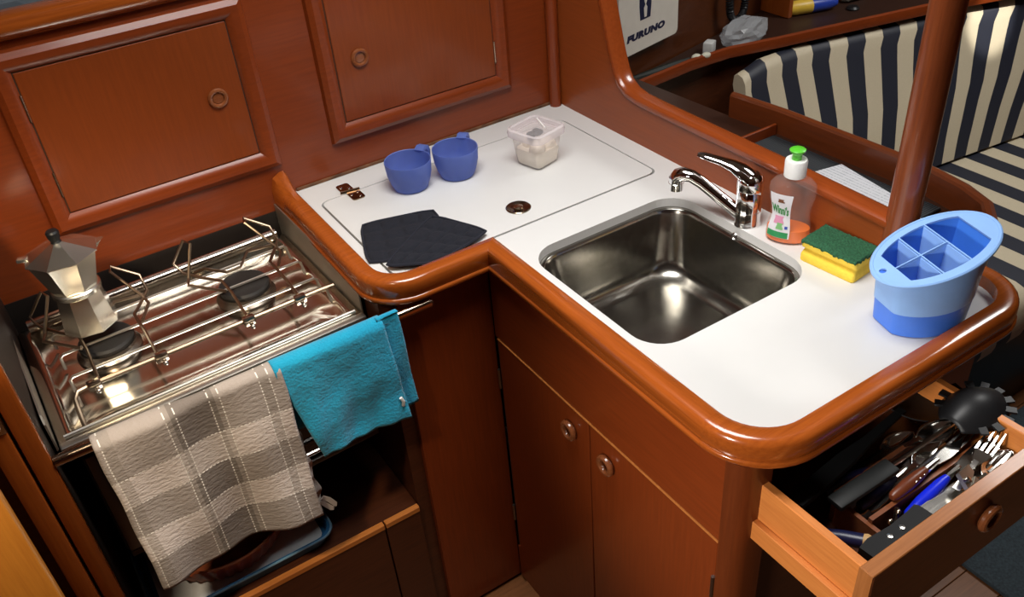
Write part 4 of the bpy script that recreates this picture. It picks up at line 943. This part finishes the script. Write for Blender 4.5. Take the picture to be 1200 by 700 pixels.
bx = tag(B().box(0.468, 0.50, 0.035, 0.058, 0.8105, 0.836, 0.002).make('small_carton', plain('carton_white', (0.62, 0.62, 0.60), 0.5)), 'little white carton beside the plastic bag on the shelf', 'box')
bx.rotation_euler.z = 0.5
for (x, y, lab) in [(0.425, 0.028, 'left of the two cream shell-like pebbles on the shelf'), (0.449, 0.020, 'right of the two cream shell-like pebbles on the shelf')]:
    tag(B().ball((x, y, 0.8105+0.0075), 0.012, (1.1, 0.8, 0.62)).make('pebble', plain('cream_pebble', (0.62, 0.60, 0.48), 0.6)), lab, 'pebble', 'cream pebbles on the shelf')
tag(B().tube([(0.225, 0.035, 0.8135), (0.29, 0.028, 0.8135), (0.36, 0.03, 0.814), (0.41, 0.036, 0.815)], [0.006, 0.012, 0.011, 0.004], 10).make('dark_bundle', plain('black_nylon', (0.012, 0.014, 0.01), 0.6)), 'long dark bundle lying at the narrow end of the shelf', 'bundle')
tag(B().box(0.785, 0.800, 0.075, 0.19, 0.8105, 1.2, 0.003).make('shelf_divider', rail_z), 'upright wooden divider standing on the shelf', 'divider')
yb_ = thing('squeeze_bottle', 'blue and yellow bottle lying on the shelf above the settee', 'bottle', (0.86, 0.07, 0.829), -0.35)
B().lathe([(0, 0), (0.018, 0), (0.0185, 0.004), (0.0185, 0.05), (0.012, 0.07), (0, 0.07)], 24).rot(Matrix.Rotation(-PI/2, 4, 'Y') @ Matrix.Translation((0, 0, -0.0))).make('body', plain('bottle_yellow', (0.70, 0.45, 0.05), 0.4), yb_, world=False)
B().lathe([(0, 0), (0.0182, 0.0), (0.017, 0.05), (0.010, 0.072), (0, 0.074)], 24).rot(Matrix.Rotation(PI/2, 4, 'Y')).make('cap', plain('bottle_blue', (0.02, 0.05, 0.35), 0.35), yb_, world=False)
crumple('foil_packet', 'crumpled silver foil packet at the right end of the shelf', (1.02, 0.065, 0.825), (0.055, 0.03, 0.022), steel('foil', (0.5, 0.48, 0.42), 0.25), 'packet', 9, 2)
tag(B().lathe([(0, 0), (0.016, 0), (0.017, 0.003), (0.012, 0.008), (0, 0.010)], 20, (0.955, 0.012, 0.8105)).make('lens_cap', black_p), 'small round black cap beside the blue and yellow bottle', 'cap')
# things along the high shelf behind the wall rail
crumple('rolled_cloth', 'grey-blue rolled cloth on the high shelf above the stove', (-0.98, 0.09, 1.262), (0.16, 0.05, 0.05), plain('grey_cloth', (0.10, 0.12, 0.14), 0.9), 'cloth', 4)

# ------------------------------------------------------------------ cutlery in the drawer
def aim(t, A, Bp):
    d = Vector(Bp)-Vector(A); t.location = A; t.rotation_euler = d.to_track_quat('X', 'Z').to_euler()
def strip(rows):      # rows: (x, half width, z, thickness) -> lofted flat bar
    return [[(x, -w_, z), (x, w_, z), (x, w_*0.9, z+t_), (x, -w_*0.9, z+t_)] for x, w_, z, t_ in rows]
navy_h = plain('navy_handle', (0.008, 0.010, 0.045), 0.35)
def cutlery(kind, label, A, Bp, group='cutlery in the open drawer', hm=None):
    Ln = (Vector(Bp)-Vector(A)).length
    t = thing('table_'+kind if kind != 'steak_knife' else kind, label, kind.split('_')[-1], A, 0, group)
    hs = Ln-0.055 if kind in ('fork', 'spoon') else Ln*0.5
    if hm is None:
        B().quadloft(strip([(0, 0.005, 0, 0.002), (0.01, 0.0075, 0, 0.0022), (0.05, 0.005, 0.001, 0.002), (hs-0.01, 0.0032, 0.003, 0.0022), (hs+0.005, 0.004, 0.003, 0.002)])).make('handle', steel_cut, t, world=False)
    else:
        B().tube([(0, 0, 0.004), (0.004, 0, 0.004), (0.03, 0, 0.004), (hs-0.02, 0, 0.004), (hs-0.005, 0, 0.004)], [0.004, 0.0065, 0.0085, 0.0075, 0.005], 12).make('handle', hm, t, world=False)
        B().tube([(hs-0.006, 0, 0.004), (hs+0.02, 0, 0.004)], [0.0052, 0.004], 10).make('ferrule', steel_cut, t, world=False)
        hs += 0.015
    if kind == 'spoon':
        V, F, Uv = quad_grid([(0, -1, 0), (1, -1, 0), (1, 1, 0), (0, 1, 0)], 14, 10, lambda u, v, p: Vector((hs+0.058*u, 0.0175*math.sin(PI*min(1, u*0.96+0.04))**0.7*p.y, 0.004-0.010*math.sin(PI*u)*(1-p.y**2))))
        o = obj('bowl', mesh_uv('bowl', V, F, Uv), steel_cut, t, world=False, angle=180); solid(o, 0.0012)
    elif kind == 'fork':
        b = B(); b.quadloft(strip([(hs, 0.004, 0.003, 0.0015), (hs+0.012, 0.009, 0.0015, 0.0015), (hs+0.022, 0.0115, 0.001, 0.0015)])); b.make('fork_head', steel_cut, t, world=False)
        for q in (-0.0098, -0.0033, 0.0033, 0.0098):
            B().quadloft([[(hs+x, q-w_, z), (hs+x, q+w_, z), (hs+x, q+w_, z+0.0014), (hs+x, q-w_, z+0.0014)] for x, w_, z in [(0.021, 0.0018, 0.001), (0.04, 0.0014, 0.003), (0.056, 0.0007, 0.007)]]).make('tine', steel_cut, t, world=False)
    else:
        b = B(); b.quadloft([[(x, -h_, 0.003), (x, h_*0.8, 0.003), (x, h_*0.8, 0.0042), (x, -h_, 0.0042)] for x, h_ in [(hs, 0.005), (hs+0.02, 0.0085), (Ln-0.02, 0.008), (Ln, 0.001)]]); b.make('blade', steel_cut, t, world=False)
    aim(t, A, Bp); return t
cutlery('spoon', 'shiny steel serving spoon in front of the spaghetti server', (-0.255, -1.012, 0.722), (-0.105, -1.050, 0.752))
cutlery('spoon', 'steel table spoon partly under the shiny serving spoon', (-0.30, -1.058, 0.716), (-0.135, -1.058, 0.738))
cutlery('fork', 'steel table fork lying just below the spaghetti server', (-0.285, -1.066, 0.722), (-0.105, -1.070, 0.750))
cutlery('fork', 'steel fork nearest the drawer side, tines up', (-0.22, -1.118, 0.715), (-0.086, -1.098, 0.760))
cutlery('fork', 'second steel fork beside the drawer side, lying lower', (-0.225, -1.104, 0.708), (-0.092, -1.112, 0.740))
cutlery('knife', 'table knife with navy handle, closer to the worktop', (-0.312, -1.020, 0.728), (-0.165, -1.040, 0.738), hm=navy_h)
cutlery('knife', 'table knife with navy handle, nearer the middle divider', (-0.300, -1.062, 0.730), (-0.140, -1.048, 0.728), hm=navy_h)
cutlery('knife', 'table knife with bright blue handle near the drawer front', (-0.262, -1.103, 0.726), (-0.085, -1.090, 0.745), hm=plain('bright_blue_handle', (0.006, 0.02, 0.62), 0.3))
sk_ = cutlery('steak_knife', 'steak knife with brown riveted wooden handle along the divider', (-0.268, -1.082, 0.744), (-0.12, -1.074, 0.748), hm=plain('brown_handle', (0.12, 0.028, 0.01), 0.35))
for x in (0.04, 0.048, 0.056): B().ball((x, -0.006, 0.0098), 0.0013, (1, 1, 0.6), 8, 6).make('rivet', steel_cut, sk_, world=False)
cutlery('spoon', 'steel teaspoon lying across the forks near the can opener', (-0.21, -1.126, 0.722), (-0.085, -1.120, 0.742))
cutlery('fork', 'steel fork half hidden below the serving spoon bowl', (-0.30, -1.044, 0.706), (-0.095, -1.046, 0.722))
cutlery('spoon', 'steel spoon under the skimmer handle near the worktop', (-0.30, -1.006, 0.712), (-0.14, -1.018, 0.728))
# heavy black knife with rivets lying against the front
bk = thing('kitchen_knife', 'kitchen knife with black riveted handle against the drawer front', 'knife', (-0.385, -1.126, 0.745), 0, 'cutlery in the open drawer')
b = B(); b.quadloft([[(x, -h_, -0.006), (x, h_, -0.006), (x, h_, 0.006), (x, -h_, 0.006)] for x, h_ in [(0, 0.010), (0.02, 0.013), (0.06, 0.010), (0.10, 0.012), (0.118, 0.014), (0.122, 0.010)]]); b.make('handle', plain('knife_black', (0.004, 0.004, 0.005), 0.5, Specular_IOR_Level=0.25), bk, world=False)
for x in (0.045, 0.07): B().lathe([(0.0042, 0.0055), (0.0036, 0.0072), (0, 0.0074)], 12, (x, 0, 0)).make('rivet', steel_cut, bk, world=False)
B().quadloft([[(x, -h_, -0.001), (x, 0.010, -0.001), (x, 0.010, 0.001), (x, -h_, 0.001)] for x, h_ in [(0.12, 0.012), (0.15, 0.014), (0.25, 0.010), (0.285, -0.006)]]).make('blade', steel_cut, bk, world=False)
aim(bk, (-0.372, -1.126, 0.760), (-0.10, -1.108, 0.718))
# spaghetti server
ss = thing('spaghetti_server', 'black plastic spaghetti server with toothed bowl and steel shaft', 'kitchen utensil', (-0.345, -1.05, 0.758), 0, 'cooking tools in the open drawer')
B().box(-0.0, 0.095, -0.011, 0.011, -0.004, 0.004, 0.003).make('handle', plain('grey_black_plastic', (0.012, 0.013, 0.013), 0.5, Specular_IOR_Level=0.3), ss, world=False)
B().tube([(0.09, 0, 0), (0.15, 0, 0.001), (0.205, 0, 0.002)], 0.0028, 8).make('shaft', steel_cut, ss, world=False)
V, F, Uv = quad_grid([(0, -1, 0), (1, -1, 0), (1, 1, 0), (0, 1, 0)], 18, 14, lambda u, v, p: Vector((0.195+0.085*u, 0.034*math.sin(PI*min(1, 0.08+u*0.84))**0.6*p.y, 0.014-0.020*math.sin(PI*min(1, 0.12+0.8*u))*(1-p.y**2))))
o = obj('server_bowl', mesh_uv('server', [(x, y, -z+0.014) for x, y, z in V], F, Uv), black_p, ss, world=False, angle=180); solid(o, 0.002)
for k in range(11):
    a = -2.2+4.4*k/10; c_ = Vector((0.2385+0.040*math.cos(a), 0.0325*math.sin(a), 0.0005))
    dirn = Vector((math.cos(a), math.sin(a), 0)); tn = Vector((-dirn.y, dirn.x, 0))*0.0046
    p0, p1 = c_-dirn*0.006+Vector((0, 0, 0.0025)), c_+dirn*0.009+Vector((0, 0, 0.002))
    up3 = Vector((0, 0, 0.0028))
    B().quadloft([[tuple(q-tn), tuple(q+tn), tuple(q+tn+up3), tuple(q-tn+up3)] for q in (p0, p1)]).make('tooth', black_p, ss, world=False)
aim(ss, (-0.335, -1.050, 0.752), (-0.085, -1.058, 0.768)); ss.scale = (1.08, 1.12, 1.2)
# ladle and turner
la = thing('skimmer', 'broad flat black skimmer half under the worktop rail', 'kitchen utensil', (-0.35, -1.03, 0.735), 0, 'cooking tools in the open drawer')
B().lathe([(0, -0.002), (0.045, 0.001), (0.052, 0.004), (0.052, 0.006), (0.044, 0.003), (0, 0.0005)], 36, (0.285, 0, 0)).make('blade', plain('charcoal_plastic', (0.012, 0.013, 0.014), 0.5, Specular_IOR_Level=0.3), la, world=False)
B().quadloft(strip([(0, 0.011, 0, 0.005), (0.05, 0.013, 0, 0.006), (0.11, 0.012, 0, 0.006), (0.16, 0.007, 0, 0.005), (0.245, 0.006, 0.002, 0.004)])).make('handle', plain('charcoal_handle', (0.011, 0.012, 0.013), 0.5, Specular_IOR_Level=0.3), la, world=False)
aim(la, (-0.372, -1.022, 0.752), (-0.09, -0.985, 0.742))
# round-ended tool, clip, corkscrew
rt_ = thing('peeler', 'navy-handled tool with tan ringed end by the drawer side', 'kitchen utensil', (-0.36, -1.04, 0.72), 0, 'cooking tools in the open drawer')
B().tube([(0, 0, 0), (0.03, 0, 0), (0.055, 0, 0)], [0.006, 0.009, 0.0095], 14).make('handle', navy_h, rt_, world=False)
B().lathe([(0, 0.055), (0.0095, 0.055), (0.010, 0.059), (0.008, 0.064), (0, 0.065)], 20).rot(Matrix.Rotation(PI/2, 4, 'Y')).make('tan_end', plain('tan_wood', (0.50, 0.30, 0.12), 0.6), rt_, world=False)
aim(rt_, (-0.362, -1.052, 0.722), (-0.333, -1.105, 0.734))
ck = thing('can_opener', 'small grey metal can opener leaning on the drawer front', 'kitchen utensil', (-0.17, -1.12, 0.735), 0, 'cooking tools in the open drawer')
gmt = steel('grey_metal', (0.45, 0.43, 0.38), 0.35)
B().prism([(-0.018, -0.010), (0.020, -0.004), (0.024, 0.006), (-0.004, 0.012)], -0.003, 0.003).make('plate', gmt, ck, world=False)
B().prism([(-0.006, -0.022), (0.008, -0.018), (0.010, -0.006), (-0.004, -0.008)], -0.002, 0.006).make('wing', gmt, ck, world=False)
B().lathe([(0, 0), (0.004, 0), (0.004, 0.006), (0, 0.007)], 12, (-0.008, 0, 0.003)).make('axle', steel_cut, ck, world=False)
ck.location = (-0.172, -1.116, 0.748); ck.rotation_euler = (0.5, 0.1, 0.35)
cs_ = thing('corkscrew', 'little steel corkscrew beside the black knife handle', 'kitchen utensil', (-0.29, -1.104, 0.735), 0, 'cooking tools in the open drawer')
B().tube([(-0.015, 0, 0), (0.015, 0, 0.002)], 0.0035, 8).make('arm', steel_cut, cs_, world=False); B().ball((-0.013, 0.004, 0.004), 0.004).make('rivet_head', hingem, cs_, world=False); B().ball((0.006, -0.002, 0.006), 0.0035).make('rivet_head', hingem, cs_, world=False)
cs_.location = (-0.286, -1.102, 0.742); cs_.rotation_euler = (0, 0.1, 0.5)
